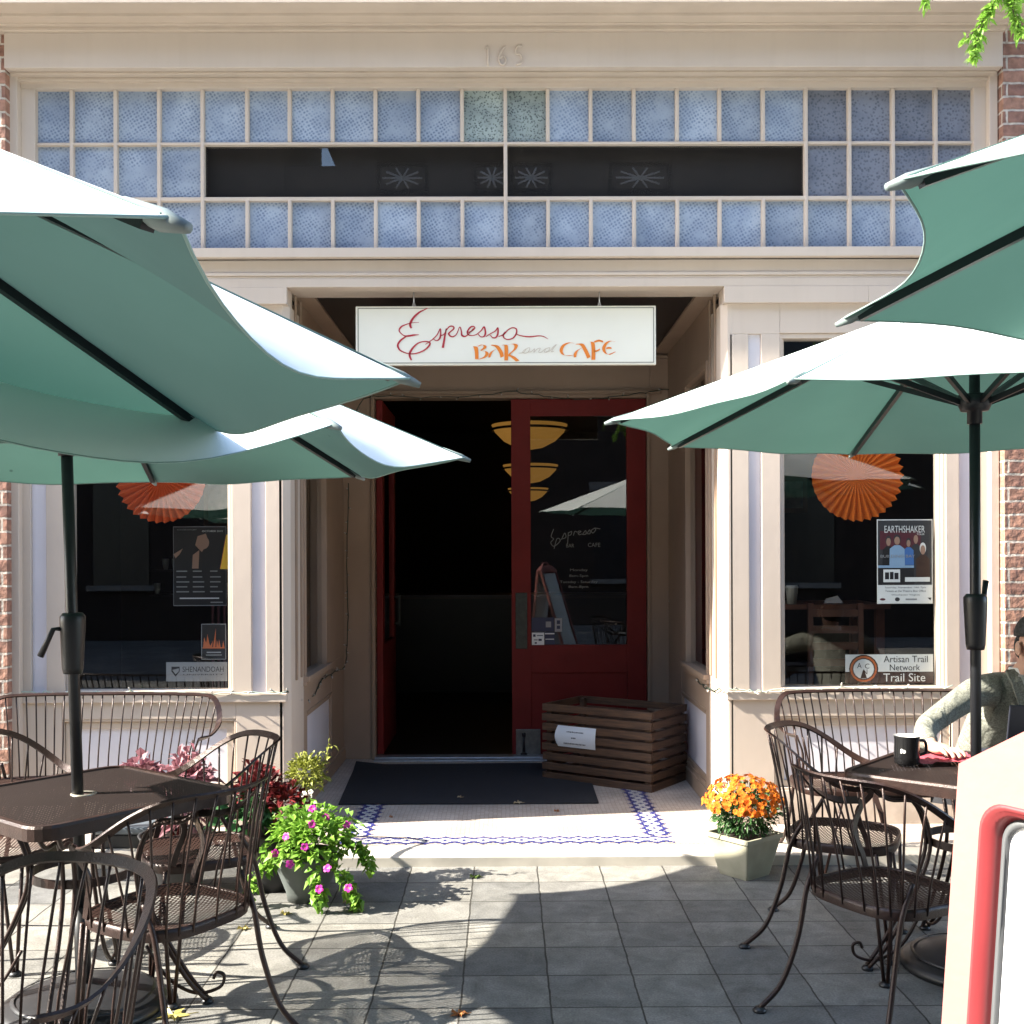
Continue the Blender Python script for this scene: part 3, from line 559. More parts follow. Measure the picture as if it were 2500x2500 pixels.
b = MB(); b.add([(-4.1, -8.05, 8.55), (-3.75, -8.05, 9.1), (-4.1, -8.05, 9.6), (-4.1, -8.6, 9.1)], [(0, 1, 3), (1, 2, 3), (0, 3, 2), (0, 2, 1)]); b.add([(-3.1, -8.05, 8.4), (-3.35, -8.05, 9.0), (-3.1, -8.05, 9.4), (-3.1, -8.6, 9.0)], [(0, 3, 1), (1, 3, 2), (0, 2, 3), (0, 1, 2)]); b.build('broken_gable', dkbrick, opp)
# things faintly seen inside
sh = thing('wall_shelf', 'dim shelf of glasses on the wall behind the left window', 'shelf', (-2.0, 9.0, 1.4))
b = MB(); b.box(-2.9, -1.75, 9.0, 9.2, 1.385, 1.40); b.build('board', intf, sh); b = MB(); b.box(-2.9, -1.75, 9.0, 9.2, 1.185, 1.20); b.build('board', intf, sh)
b = MB(); b.box(-3.2, -1.6, 9.2, 9.3, .05, 2.8); b.build('back_panel', intw, sh)
gl = mat('drinking_glass_clear', (.5, .52, .5), .08); gr_ = random.Random(4)
for i in range(15):
    x = -2.85 + .072 * i + gr_.uniform(-.01, .01); z = 1.402 if i % 4 else 1.202; b = MB(); b.lathe([(.018, 0), (.026, .05), (.028, .09)], (x, 9.06, z), 10); o = b.build('drinking_glass', gl); tag(o, 'small clear glass in the row on the dim shelf inside the left window', 'glass', 'glasses on the shelf inside')
for x, z, w_, h_ in ((-2.35, 1.95, .30, .42), (2.3, 2.0, .4, .3)):
    fr_ = thing('framed_picture', 'dim framed picture on the wall inside the %s window' % ('left' if x < 0 else 'right'), 'picture', (x, 9.1, z)); b = MB(); b.box(x - w_ / 2, x + w_ / 2, 9.16, 9.19, z - h_ / 2, z + h_ / 2); b.build('frame', mat('brown_picture_frame', (.10, .05, .02), .4), fr_)
    b = MB(); b.box(x - w_ / 2 + .04, x + w_ / 2 - .04, 9.15, 9.159, z - h_ / 2 + .04, z + h_ / 2 - .04); b.build('print', mat('muted_print', (.22, .2, .16), .6, col2=(.06, .07, .05), cscale=12), fr_)
# ================================================================== UMBRELLAS
pocket = mat('pale_rib_pocket', (.20, .25, .24), .6, var=.3, vscale=20)
def umbrella(label, x, y, rot, zr, za, R0=1.33, sag=.05, inn=.07, lean=(0, 0), sags=None, crank_side=1, hz=1.2, tip_dz=None, belly=.0, sexp=2.4, inns=None):
    t = thing('patio_umbrella', label, 'umbrella', (x, y, 0), 0, 'green patio umbrellas over the cafe tables')
    o = Vector((x, y, 0)); ax = Vector((lean[0], lean[1], 1)).normalized()
    def L(px, py, z): return o + Vector((px + ax.x / ax.z * z, py + ax.y / ax.z * z, z))
    n = 8; tips = []
    for k in range(n):
        a = R(rot + 45 * k); tips.append((a, R0, zr + (tip_dz[k] if tip_dz else 0)))
    NR, NS = 12, 14
    b = MB(); vs = []; fs = []
    def pt(k, s, r):                    # s across the panel 0..1, r from apex 0 to rim 1
        a0, r0, z0 = tips[k]; a1, r1, z1 = tips[(k + 1) % n]
        if k == n - 1: a1 += 2 * math.pi
        sg = (sags[k] if sags else sag)
        p0 = Vector((math.cos(a0), math.sin(a0))) * r0; p1 = Vector((math.cos(a1), math.sin(a1))) * r1
        c = 4 * s * (1 - s)
        q = (p0 * (1 - s) + p1 * s) * r
        q *= 1 - (inns[k] if inns else inn) * c * r ** 5
        zrim = z0 * (1 - s) + z1 * s
        z = za + (zrim - za) * r + belly * math.sin(math.pi * min(r, 1)) - sg * c * r ** sexp + .006 * c * math.sin(9 * s + 5 * r + k)
        return L(q.x, q.y, z)
    for k in range(n):
        base = len(vs)
        for i in range(NR + 1):
            for j in range(NS + 1): vs.append(pt(k, j / NS, i / NR))
        for i in range(NR):
            for j in range(NS):
                a = base + i * (NS + 1) + j; fs.append((a, a + NS + 1, a + NS + 2, a + 1))
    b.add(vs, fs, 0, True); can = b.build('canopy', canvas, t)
    bmh = MB()
    for k in range(n):
        bmh.tube([pt(k, j / NS, 1.0) for j in range(NS + 1)], .0022, 5)
    bmh.build('hem', mat('grey_green_hem', (.22, .33, .30), .8), can)
    sm_ = MB()
    for k in range(n):
        q = [pt(k, 0, .04 + .95 * i / 10) - Vector((0, 0, .0015)) for i in range(11)]; a_ = R(rot + 45 * k); sm_.band(q, Vector((-math.sin(a_), math.cos(a_), 0)), .020, .002)
    sm_.build('seam_tape', mat('green_seam_tape', (.13, .24, .21), .85), can)
    cap = MB(); cap.lathe([(.16, -.035), (.10, 0), (.03, .03)], L(0, 0, za + .03), 16); cap.build('top_cap', canvas, t)
    zrun = zr + (za - zr) * .13
    for k in range(n):
        a, r0, z0 = tips[k]; e = Vector((math.cos(a), math.sin(a)))
        def rb(r): q = pt(k, 0, r); return q - Vector((0, 0, .014))
        b = MB(); b.band([rb(.03), rb(.3), rb(.6), rb(.8), rb(.97)], [Vector((-e.y, e.x, 0))] * 5, .018, .022); b.build('rib', umbpole, t)
        b = MB(); h0 = L(e.x * .045, e.y * .045, zrun); b.band([h0, rb(.44)], Vector((-e.y, e.x, 0)), .014, .02); b.build('strut', umbpole, t)
        b = MB(); b.tube([rb(.94) + Vector((0, 0, .006)), rb(.985) + Vector((0, 0, .006)), rb(1.012) + Vector((0, 0, .008))], [.009, .0125, .006], 8); b.build('rib_pocket', pocket, can)
    b = MB(); b.tube([L(0, 0, .06), L(0, 0, za + .02)], .019, 14); b.build('pole', umbpole, t)
    b = MB(); b.lathe([(.026, -.075), (.026, -.03), (.048, -.028), (.06, .0), (.06, .03), (.03, .035)], L(0, 0, zrun), 16); b.build('runner', umbpole, t)
    b = MB(); b.lathe([(.030, -.12), (.034, -.10), (.041, .05), (.041, .07), (.032, .082)], L(0, 0, hz), 18); hh = b.build('crank_housing', umbpole, t)
    s = crank_side; hp = L(0, 0, hz)
    b = MB(); b.tube([hp + Vector((s * .03, -.02 if s < 0 else .05, .03)), hp + Vector((s * .052, -.03 if s < 0 else .06, .03)), hp + Vector((s * (.095 if s < 0 else .065), -.03 if s < 0 else .06, -.06 if s < 0 else .13))], [.008, .008, .011], 8); b.build('crank_handle', umbpole, hh)
    b = MB(); b.lathe([(.262, 0), (.268, .012), (.262, .028), (.245, .036), (.20, .055), (.12, .072), (.05, .085), (.035, .09)], o, 40); b.build('base', darkplastic, t)
    bb = MB(); bb.lathe([(.225, .048), (.228, .052), (.215, .056)], o, 40, capb=False, capt=False) ; bb.build('base_ring', darkplastic, t)
    b = MB(); b.tube([L(0, 0, .08), L(0, 0, .34)], .0255, 14); b.build('base_sleeve', darkplastic, t)
    return t
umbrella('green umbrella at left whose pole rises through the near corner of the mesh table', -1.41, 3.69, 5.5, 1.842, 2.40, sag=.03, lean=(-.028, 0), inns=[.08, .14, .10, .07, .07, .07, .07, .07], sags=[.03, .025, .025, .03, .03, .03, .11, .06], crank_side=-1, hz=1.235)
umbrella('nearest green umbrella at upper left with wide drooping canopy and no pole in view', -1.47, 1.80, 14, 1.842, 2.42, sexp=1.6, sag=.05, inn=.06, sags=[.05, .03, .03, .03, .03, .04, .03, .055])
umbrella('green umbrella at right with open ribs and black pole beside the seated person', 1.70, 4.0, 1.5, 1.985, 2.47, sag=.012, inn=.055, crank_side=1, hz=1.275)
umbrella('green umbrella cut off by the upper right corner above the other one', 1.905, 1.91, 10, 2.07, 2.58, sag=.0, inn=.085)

# ================================================================== TABLES
def rsq(h, r, n=5, hy=None):
    hy = hy or h; out = []
    for cx, cy, a0 in ((h - r, hy - r, 0), (-h + r, hy - r, 90), (-h + r, -hy + r, 180), (h - r, -hy + r, 270)):
        for k in range(n + 1): a = R(a0 + 90 * k / n); out.append((cx + r * math.cos(a), cy + r * math.sin(a)))
    return out
def make_table(label):
    t = thing('cafe_table', label, 'table', (0, 0, 0), 0, 'square mesh cafe tables'); ORG[t.name] = Vector((0, 0, 0))
    H = .72; h = .36; o = rsq(h, .075); i_ = rsq(h - .022, .06)
    b = MB(); hole = [(.026 * math.cos(a), .026 * math.sin(a)) for a in [R(7.5 + 15 * k) for k in range(24)]]
    b.rings([[(x, y, H - .006) for x, y in rsq(h - .02, .06)], [(x * .3, y * .3, H - .006) for x, y in rsq(h, .12)], [(x, y, H - .006) for x, y in hole]], 0, capb=False, capt=False)
    b.build('mesh_top', mesht, t)
    b = MB(); b.rings([[(x, y, H - .045) for x, y in o], [(x, y, H - .008) for x, y in o], [(x * .99, y * .99, H) for x, y in o], [(x, y, H) for x, y in i_], [(x, y, H - .008) for x, y in i_], [(x * 1.03, y * 1.03, H - .045) for x, y in i_]], 0, capb=False, capt=False)
    b.build('rim', bronze, t)
    b = MB(); b.lathe([(.026, H - .004), (.042, H - .003), (.042, H - .009), (.026, H - .009)], (0, 0, 0), 24, capb=False, capt=False); b.build('hole_collar', mat('worn_bright_collar', (.35, .33, .28), .4, metal=.5), t)
    b = MB()
    for k in range(2):
        a = R(45 + 90 * k); b.band([(math.cos(a) * .44, math.sin(a) * .44, H - .03), (math.cos(a) * .05, math.sin(a) * .05, H - .03)], (0, 0, 1), .022, .006); b.band([(-math.cos(a) * .44, -math.sin(a) * .44, H - .03), (-math.cos(a) * .05, -math.sin(a) * .05, H - .03)], (0, 0, 1), .022, .006)
    b.build('under_brace', bronze, t)
    b = MB(); q = [(.165 * math.cos(R(10 * k)), .165 * math.sin(R(10 * k)), .46) for k in range(37)]; b.band(q, (0, 0, 1), .028, .006); b.build('ring', bronze, t)
    for k in range(4):
        a = R(45 + 90 * k); e = Vector((math.cos(a), math.sin(a), 0)); s = Vector((-e.y, e.x, 0)); b = MB()
        for sg in (-1, 1):
            q = catmull([e * .40 + s * .03 * sg + Vector((0, 0, H - .04)), e * .33 + s * .025 * sg + Vector((0, 0, H - .10)), e * .22 + s * .018 * sg + Vector((0, 0, .60)), e * .172 + s * .018 * sg + Vector((0, 0, .46)), e * .22 + s * .018 * sg + Vector((0, 0, .30)), e * .33 + s * .02 * sg + Vector((0, 0, .10)), e * .40 + s * .012 * sg + Vector((0, 0, .012))], 5)
            b.tube(q, .0075, 7)
        sc = catmull([e * .20 + Vector((0, 0, .20)), e * .27 + Vector((0, 0, .09)), e * .36 + Vector((0, 0, .035)), e * .44 + Vector((0, 0, .05)), e * .455 + Vector((0, 0, .09)), e * .43 + Vector((0, 0, .10)), e * .42 + Vector((0, 0, .08))], 5); b.tube(sc, .006, 6)
        l = b.build('leg', bronze, t); b = MB(); b.lathe([(.021, 0), (.022, .008), (.014, .018)], e * .40, 12); b.build('foot', darkplastic, l)
    return t
tb = make_table('bare square brown mesh table with rounded corners around the left umbrella pole')
tb.location = (-1.41, 3.69, 0); tb.rotation_euler = (0, 0, R(51))
dup(tb, (1.70, 4.02, 0), R(49), 'square brown mesh table at right carrying a black mug and a laptop')

# ================================================================== CHAIRS
def make_chair(name, label, group, hw=.285, bk=.27, top=.81, arm=.645, sw=.215, sd=.205, nsl=17, px=.75, bench=False):
    t = thing(name, label, 'bench' if bench else 'chair', (0, 0, 0), 0, group); ORG[t.name] = Vector((0, 0, 0))
    def spow(v, p): return math.copysign(abs(v) ** p, v)
    A = 122 if not bench else 112
    def rail(ph):
        s_, c_ = math.sin(ph), math.cos(ph)
        if bench:
            w = max(0, min(1, (c_ + .15) / .75)); w = w * w * (3 - 2 * w)
            return Vector((hw * spow(s_, .8), .015 + bk * spow(c_, .62), arm + (top - arm) * w))
        w = max(0, min(1, (c_ + .38) / 1.28)); w = w * w * (3 - 2 * w)
        return Vector((hw * s_, .02 + bk * c_, arm + (top - arm) * w))
    def seatp(ph):
        s_, c_ = math.sin(ph), math.cos(ph); e = .62
        return Vector((sw * spow(s_, e if not bench else .45), sd * spow(c_, e if not bench else .5), .42))
    NP = 48
    phs = [R(-A + 2 * A * k / NP) for k in range(NP + 1)]
    pts = [rail(p) for p in phs]
    e0, e1 = pts[0], pts[-1]
    b = MB(); wd = [Vector((p.x, p.y * 1.0, .25)).normalized() * 1 if not bench else Vector((p.x * .3, max(p.y, .05), .1)).normalized() for p in pts]
    b.band(pts, wd, .026, .007); b.build('back_rail', bronze, t)
    for sgn, e in ((-1, e0), (1, e1)):
        q = catmull([e, Vector((e.x * .99, e.y - .012, e.z - .02)), Vector((e.x * .93, e.y * .7, e.z - .09)), Vector((sgn * sw * .98, -sd * .55, .46)), Vector((sgn * sw * .97, -sd * .6, .42))], 5)
        b = MB(); b.band(q, Vector((0, 1, .3)), .020, .007); b.build('arm_support', bronze, t)
    b = MB()
    for k in range(nsl):
        ph = R(-(A - 16) + 2 * (A - 16) * k / (nsl - 1))
        if bench:
            u = -1 + 2 * k / (nsl - 1); ph = math.copysign(math.asin(min(1, abs(u) ** 1.15)), u) if abs(u) < .93 else R(math.copysign(78 + 40 * (abs(u) - .93) / .07, u))
        a = rail(ph); s_ = seatp(ph)
        if bench: s_.x = a.x * sw / hw
        d = a - s_
        b.tube([s_ + Vector((0, 0, -.02)), s_ + d * .25 - Vector((d.x, d.y, 0)) * .08, s_ + d * .8 - Vector((d.x, d.y, 0)) * .04, a], .0038, 6)
    b.build('back_spindles', bronze, t)
    # seat
    o = [seatp(R(k * 10)) for k in range(36)]
    if True:
        b = MB(); rg = []
        for f_, dz in ((1.0, .002), (.8, -.004), (.5, -.012), (.2, -.015)): rg.append([(p.x * f_, p.y * f_, .42 + dz) for p in o])
        b.rings(rg, 0, capb=False); b.build('seat', meshm, t)
        b = MB(); b.rings([[(p.x * 1.0, p.y * 1.0, .388) for p in o], [(p.x * 1.012, p.y * 1.012, .41) for p in o], [(p.x, p.y, .424) for p in o], [(p.x * .955, p.y * .955, .422) for p in o], [(p.x * .955, p.y * .955, .414) for p in o], [(p.x * .99, p.y * .99, .405) for p in o]], 0, True, capb=False, capt=False); b.build('seat_frame', bronze, t)
    fx = sw * .93
    for sg in (-1, 1):
        b = MB(); q = catmull([(sg * fx * .97, sd * .55, .50), (sg * fx * .98, sd * .80, .40), (sg * fx * 1.0, sd * .98, .24), (sg * (fx + .02), sd + .05, .09), (sg * (fx + .045), sd + .125, .01)], 6); b.tube(q, .0088, 8)
        l = b.build('leg', bronze, t); b = MB(); b.lathe([(.022, 0), (.024, .007), (.014, .016)], (sg * (fx + .045), sd + .125, 0), 12); b.build('foot', darkplastic, l)
    for sg in (-1, 1):
        b = MB(); fo = Vector((sg * fx * .93, -sd * .95, .01))
        b.tube([(sg * fx * 1.0, -sd * .72, .40), fo + Vector((sg * .008, 0, 0))], .007, 7); b.tube([(sg * fx * .72, -sd * .93, .40), fo + Vector((-sg * .008, 0, 0))], .007, 7)
        l = b.build('leg', bronze, t); b = MB(); b.lathe([(.022, 0), (.024, .007), (.014, .016)], fo - Vector((0, 0, .01)), 12); b.build('foot', darkplastic, l)
    return t
def face(dx, dy): return math.atan2(dy, dx) + math.pi / 2      # chair's front is local -Y
GR = 'brown wrought iron chairs around the cafe tables'
ch = make_chair('wrought_iron_chair', 'x', GR)
first = [True]
def place(x, y, dx, dy, label):
    if first[0]: first[0] = False; ch.location = (x, y, 0); ch.rotation_euler = (0, 0, face(dx, dy)); ch['label'] = label; return ch
    return dup(ch, (x, y, 0), face(dx, dy), label)
place(-1.05, 3.43, -.85, .52, 'brown iron chair pulled up to the near right side of the left table')
place(-1.15, 4.12, -.90, -.43, 'brown iron chair behind the left table next to the pink flower pot')
place(-1.90, 4.22, .95, -.30, 'brown iron chair at the far left edge in front of the left bench')
place(-1.035, 2.27, -.45, -.89, 'nearest brown iron chair with its back rail in the bottom left corner')
place(-1.76, 3.24, .95, .3, 'brown iron chair showing only a seat corner at the left edge')
place(1.235, 3.58, .87, .49, 'nearest brown iron chair at right beside the red and white sign board')
place(1.31, 4.30, .90, -.44, 'brown iron chair between the right table and the bench by the right window')
bench = make_chair('wrought_iron_bench', 'brown iron spindle bench against the wall under the left window', 'brown iron benches under the shop windows', hw=.59, bk=.30, top=.815, arm=.66, sw=.53, sd=.22, nsl=27, bench=True)
bench.location = (-1.98, 5.27, 0.0)
dup(bench, (1.90, 5.27, 0.0), 0, 'brown iron spindle bench under the right window where the person sits')
# ================================================================== MOSAIC BORDER in the entry floor
mt_w = mat('white_mosaic_tile', (.55, .53, .50), .5, var=.15, vscale=40); mt_b = mat('cobalt_mosaic_tile', (.03, .035, .19), .45, var=.2, vscale=40); mt_g = mat('grey_mosaic_tile', (.2, .2, .2), .5)
def band_cell(i, j):       # i across 0..8, j along, period 8
    c = abs(i - 6); k = j % 8; kk = abs(k - 4)
    h = 1.2 + 2.8 * (1 - kk / 4)
    if c + kk <= 1: return 1
    if c >= h + 2.4: return 2
    return 1 if c >= h - .1 else 0
def mosaic(name, x0, y0, dx, dy, nlen, cell):
    b = MB(); z = FL + .002; ax = Vector((dx, dy, 0)); ay = Vector((-dy, dx, 0))
    for j in range(nlen):
        for i in range(13):
            c = band_cell(i, j)
            if c == 2: continue
            o = Vector((x0, y0, z)) + ax * j * cell + ay * i * cell
            b.add([o, o + ax * cell * .93, o + ax * cell * .93 + ay * cell * .93, o + ay * cell * .93], [(0, 1, 2, 3)], 1 if c == 1 else 0)
    o = b.build(name, [mt_w, mt_b]); struct(o); return o
cs = .0122
mosaic('mosaic_border', -.86, 5.565, 1, 0, int(1.71 / cs), cs)
mosaic('mosaic_border', -.70, 5.565 + 13 * cs, 0, 1, int(2.0 / cs), cs); mosaic('mosaic_border', .86, 5.565 + 13 * cs, 0, 1, int(2.0 / cs), cs)

# ================================================================== HANGING SIGN
YS = 6.03
sgn_ = thing('hanging_sign', 'long white Espresso Bar and Cafe sign hanging above the doorway', 'sign', P(1237, 818, YS))
b = MB(); b.box(GX(871, YS), GX(1604, YS), YS, YS + .03, GZ(891, YS), GZ(747, YS)); board = b.build('board', mat('ivory_sign_enamel', (.78, .755, .655), .35, var=.04, vscale=3), sgn_, bevel=.003)
red = mat('crimson_lettering', (.42, .02, .035), .45); org = mat('orange_lettering', (.72, .20, .02), .45); pale = mat('pale_tan_lettering', (.55, .47, .38), .5); edge = mat('sign_edge_line', (.20, .20, .17), .5)
b = MB()
for q in ((876, 1599, 751, 753), (876, 1599, 884.5, 886.5)): b.box(GX(q[0], YS), GX(q[1], YS), YS - .002, YS + .001, GZ(q[3], YS), GZ(q[2], YS))
for q in ((876, 878), (1597, 1599)): b.box(GX(q[0], YS), GX(q[1], YS), YS - .0018, YS + .001, GZ(886.5, YS), GZ(751, YS))
b.build('border_line', edge, board)
def sf(px, py): return P(px, py, YS - .0025)
def z1(*p): return [(960 + x / 9.66, 740 + y / 9.66) for x, y in p]
def z2(*p): return [(1050 + x / 6.44, 780 + y / 6.44) for x, y in p]
def z3(*p): return [(1150 + x / 5.084, 820 + y / 5.084) for x, y in p]
b = MB()
stroke(b, z1((850, 110), (740, 160), (620, 225), (500, 340), (430, 460), (430, 540), (455, 585)), [1.2, 3.2, 4.5, 5.5, 5.5, 4], sf)
stroke(b, z1((630, 452), (500, 455), (380, 480), (230, 540), (165, 620), (190, 690), (290, 765), (400, 765), (520, 745), (635, 738)), [1.2, 1.5, 2.4, 4, 3, 2.2, 4.5, 4, 1], sf)
stroke(b, z1((330, 775), (200, 870), (130, 980), (170, 1090), (280, 1155), (420, 1190), (580, 1175), (760, 1100), (880, 980), (870, 915), (740, 900), (590, 950), (470, 1070), (410, 1180), (415, 1260), (450, 1340)), [3.5, 4.5, 4.5, 3, 2.5, 3, 3.5, 4, 3, 2.5, 4, 5.5, 5, 3.5], sf)
stroke(b, z1((780, 970), (950, 850), (1060, 740), (1130, 600), (1140, 740), (1110, 840), (1040, 880), (960, 840)), [1.5, 2.5, 2.5, 3.2, 4.5, 2.5, 1.5], sf)
stroke(b, z1((1130, 770), (1230, 720), (1280, 590)), [2, 2.5, 1.5], sf); stroke(b, z1((1275, 600), (1235, 800), (1190, 1050)), [3, 4.5, 5.5], sf)
stroke(b, z1((1270, 640), (1350, 550), (1430, 545), (1450, 600), (1360, 680), (1330, 720), (1370, 775), (1440, 785), (1520, 720), (1590, 560), (1630, 660), (1640, 750), (1700, 785), (1760, 760), (1840, 680), (1920, 590)), [2.5, 3, 3.5, 3, 4, 3.2, 2.5, 2, 3, 4.5, 3, 2.2, 2], sf)
stroke(b, z2((590, 200), (650, 190), (715, 140), (700, 108), (650, 120), (600, 190), (620, 240), (680, 250), (750, 230), (820, 170), (865, 115), (885, 210), (860, 265), (810, 270), (770, 230)), [2, 3, 2.5, 4, 3, 2, 2.5, 3.2, 4.5, 2.5, 2], sf)
stroke(b, z2((890, 268), (970, 220), (1040, 180), (1080, 130), (1080, 220), (1050, 280), (1000, 285), (960, 245)), [2, 2.5, 3, 4.5, 3, 2], sf)
stroke(b, z2((1090, 270), (1170, 235), (1240, 165), (1310, 130), (1370, 150), (1370, 220), (1320, 290), (1240, 315), (1180, 290), (1165, 240), (1200, 190)), [1.8, 3, 2.5, 3, 4, 3, 2.5, 3.5, 2.5], sf)
stroke(b, z2((1360, 225), (1440, 255), (1580, 272), (1720, 258), (1800, 270), (1870, 310)), [2, 2.8, 3.5, 2.5, 2.5, .8], sf)
b.build('script_lettering', red, board)
b = MB(); nib = R(30)
# BAR
stroke(b, z3((45, 128), (68, 140), (80, 205), (82, 285)), [6, 10, 9, 8.5], sf, 0)
stroke(b, z3((95, 128), (150, 108), (182, 122), (178, 150), (135, 182), (190, 190), (208, 220), (180, 262), (120, 285), (70, 290)), [3, 4, 8, 7, 3, 7, 8, 6, 4, 3], sf, R(-10))
stroke(b, z3((262, 112), (330, 130), (380, 200), (398, 262)), [4, 8, 9, 9], sf, R(25)); stroke(b, z3((320, 165), (270, 195), (245, 235), (238, 268)), [2, 6, 7, 5], sf, R(10))
stroke(b, z3((395, 118), (440, 112), (448, 160), (446, 305)), [3, 8, 9, 9], sf, 0)
stroke(b, z3((470, 110), (535, 100), (570, 120), (552, 170), (485, 232), (530, 262), (590, 312)), [3, 5, 9, 8, 6, 9, 9], sf, R(15))
# CAFE
stroke(b, z3((1285, 92), (1225, 88), (1160, 120), (1130, 180), (1150, 230), (1200, 248), (1275, 242)), [6, 5, 7, 8, 8, 5, 2], sf, R(-15))
stroke(b, z3((1315, 105), (1385, 110), (1430, 180), (1475, 275)), [4, 8, 9, 9], sf, R(25)); stroke(b, z3((1390, 150), (1330, 185), (1305, 225), (1302, 268)), [2, 6, 8, 6], sf, R(10))
stroke(b, z3((1492, 75), (1520, 90), (1530, 180), (1528, 300)), [4, 9, 9, 9.5], sf, 0); stroke(b, z3((1540, 78), (1600, 62), (1650, 75)), [4, 5, 5], sf, R(-80)); stroke(b, z3((1540, 195), (1575, 188), (1610, 170)), [4, 4, 4], sf, R(-80))
stroke(b, z3((1800, 75), (1740, 68), (1690, 95), (1660, 150), (1670, 205), (1720, 235), (1805, 200)), [5, 4, 6, 8, 8, 5, 2], sf, R(-15)); stroke(b, z3((1690, 160), (1720, 152), (1755, 155)), [4, 4.5, 4], sf, R(-80))
b.build('orange_lettering', org, board)
b = MB()
stroke(b, z3((600, 215), (660, 205), (700, 160), (740, 150), (720, 200), (680, 215), (650, 200), (690, 160)), 1.3, sf); stroke(b, z3((720, 200), (760, 195), (800, 160), (790, 205), (830, 165), (870, 155), (850, 200), (880, 205), (930, 165), (990, 150), (960, 200), (920, 200), (940, 160)), 1.3, sf)
stroke(b, z3((940, 200), (990, 185), (1040, 130), (1070, 110), (1030, 160), (1010, 200), (1040, 190)), 1.4, sf); b.build('small_script', pale, board)
for px in (1013, 1466):
    b = MB(); b.tube([P(px, 705, YS + .01), P(px, 748, YS + .01)], .0035, 6); b.tube(catmull([P(px - 4, 748, YS + .01), P(px, 738, YS + .01), P(px + 4, 748, YS + .01)], 4), .003, 6); b.build('hook', steel, sgn_)

# ================================================================== DOORMAT, CRATE
dm = MB(); ol = []
for x, y in ((-.985, 6.46), (.535, 6.46), (.545, 7.68), (-1.05, 7.72)): ol.append((x, y))
gv = []; NX, NY = 24, 16
for j in range(NY + 1):
    for i in range(NX + 1):
        u, v = i / NX, j / NY; x = (ol[0][0] * (1 - u) + ol[1][0] * u) * (1 - v) + (ol[3][0] * (1 - u) + ol[2][0] * u) * v; y = 6.46 * (1 - v) + 7.70 * v
        z = FL + .009 + .002 * math.sin(7 * u + 3 * v) + (.02 * max(0, (v - .8) / .2) * max(0, (.12 - u) / .12)); gv.append((x, y, z))
fs = [(j * (NX + 1) + i, j * (NX + 1) + i + 1, (j + 1) * (NX + 1) + i + 1, (j + 1) * (NX + 1) + i) for j in range(NY) for i in range(NX)]
dm.add(gv, fs, 0, False); o = dm.build('doormat', blackrub); so_ = o.modifiers.new('thick', 'SOLIDIFY'); so_.thickness = .008; so_.offset = -1
tag(o, 'large black rubber mat in front of the red doors', 'doormat')

wood = mat('dark_stained_pine', (.050, .026, .015), .6, col2=(.105, .054, .028), cscale=6, bump=.4, bscale=60, detail=8)
def woodgrain():
    n, l, b = nodes(wood); tc = [x for x in n if x.type == 'TEX_COORD'][0]; no = [x for x in n if x.type == 'TEX_NOISE'][0]
    mp = N(n, 'ShaderNodeMapping'); mp.inputs['Scale'].default_value = (1.2, 1.2, 14); l.new(tc.outputs['Object'], mp.inputs[0]); l.new(mp.outputs[0], no.inputs['Vector'])
woodgrain()
cr_ = thing('wooden_crate', 'dark slatted wooden crate with a white notice beside the red door', 'crate', (.885, 6.75, FL), math.atan2(.46, -.655) - math.pi)
CL, CW, CH = .80, .49, .49      # local: front runs along -X from corner 0,0 ; depth +Y
def slat(name, *q): b = MB(); b.box(*q); return b.build(name, wood, cr_, bevel=.003)
nsl = 8; sh = .046; gap = (CH - nsl * sh) / (nsl - 1)
for k in range(nsl):
    z = k * (sh + gap); j = random.uniform(-.004, .004)
    fr = slat('slat', -CL + j, j, 0, .019, z, z + sh)
    if k == 5: nfront = fr
    slat('slat', -CL, 0, CW - .019, CW, z, z + sh); slat('slat', -.019, 0 , .021, CW - .021, z, z + sh); slat('slat', -CL, -CL + .019, .021, CW - .021, z, z + sh)
for x in (-CL + .021, -.058):
    for y in (.021, CW - .058): slat('corner_post', x, x + .037, y, y + .037, 0, CH - .01)
slat('bottom', -CL + .03, -.03, .03, CW - .03, .01, .03)
b = MB(); n_ = 10
for i in range(n_ + 1):
    t = i / n_; z = .225 + .135 * t; bow = .028 * math.sin(math.pi * t)
    b.v += [Vector((-.675 - .012 * math.sin(math.pi * t), -.004 - bow * .8, z)), Vector((-.395 + .005 * t, -.006 - bow * .3, z))]
for i in range(n_): b.f.append((2 * i, 2 * i + 1, 2 * i + 3, 2 * i + 2)); b.m.append(0); b.sm.append(True)
nt_ = b.build('paper_notice', mat('white_paper', (.62, .66, .70), .7), cr_)
b = MB(); ink = mat('grey_ink', (.12, .12, .13), .7)
for z, a, c_ in ((.325, -.60, -.485), (.288, -.565, -.54), (.25, -.625, -.47)):
    t = (z - .225) / .135; x = a
    while x < c_:
        w_ = random.uniform(.005, .009)
        def yy(xx): u = (xx + .675) / .28; bo = .028 * math.sin(math.pi * t); return (-.004 - bo * .8) * (1 - u) + (-.006 - bo * .3) * u - .0012
        b.add([(x, yy(x), z - random.uniform(.003, .006)), (x + w_, yy(x + w_), z - .004), (x + w_, yy(x + w_), z + random.uniform(.002, .006)), (x, yy(x), z + .004)], [(0, 1, 2, 3)]); x += w_ + .003
b.build('notice_text', ink, nt_)

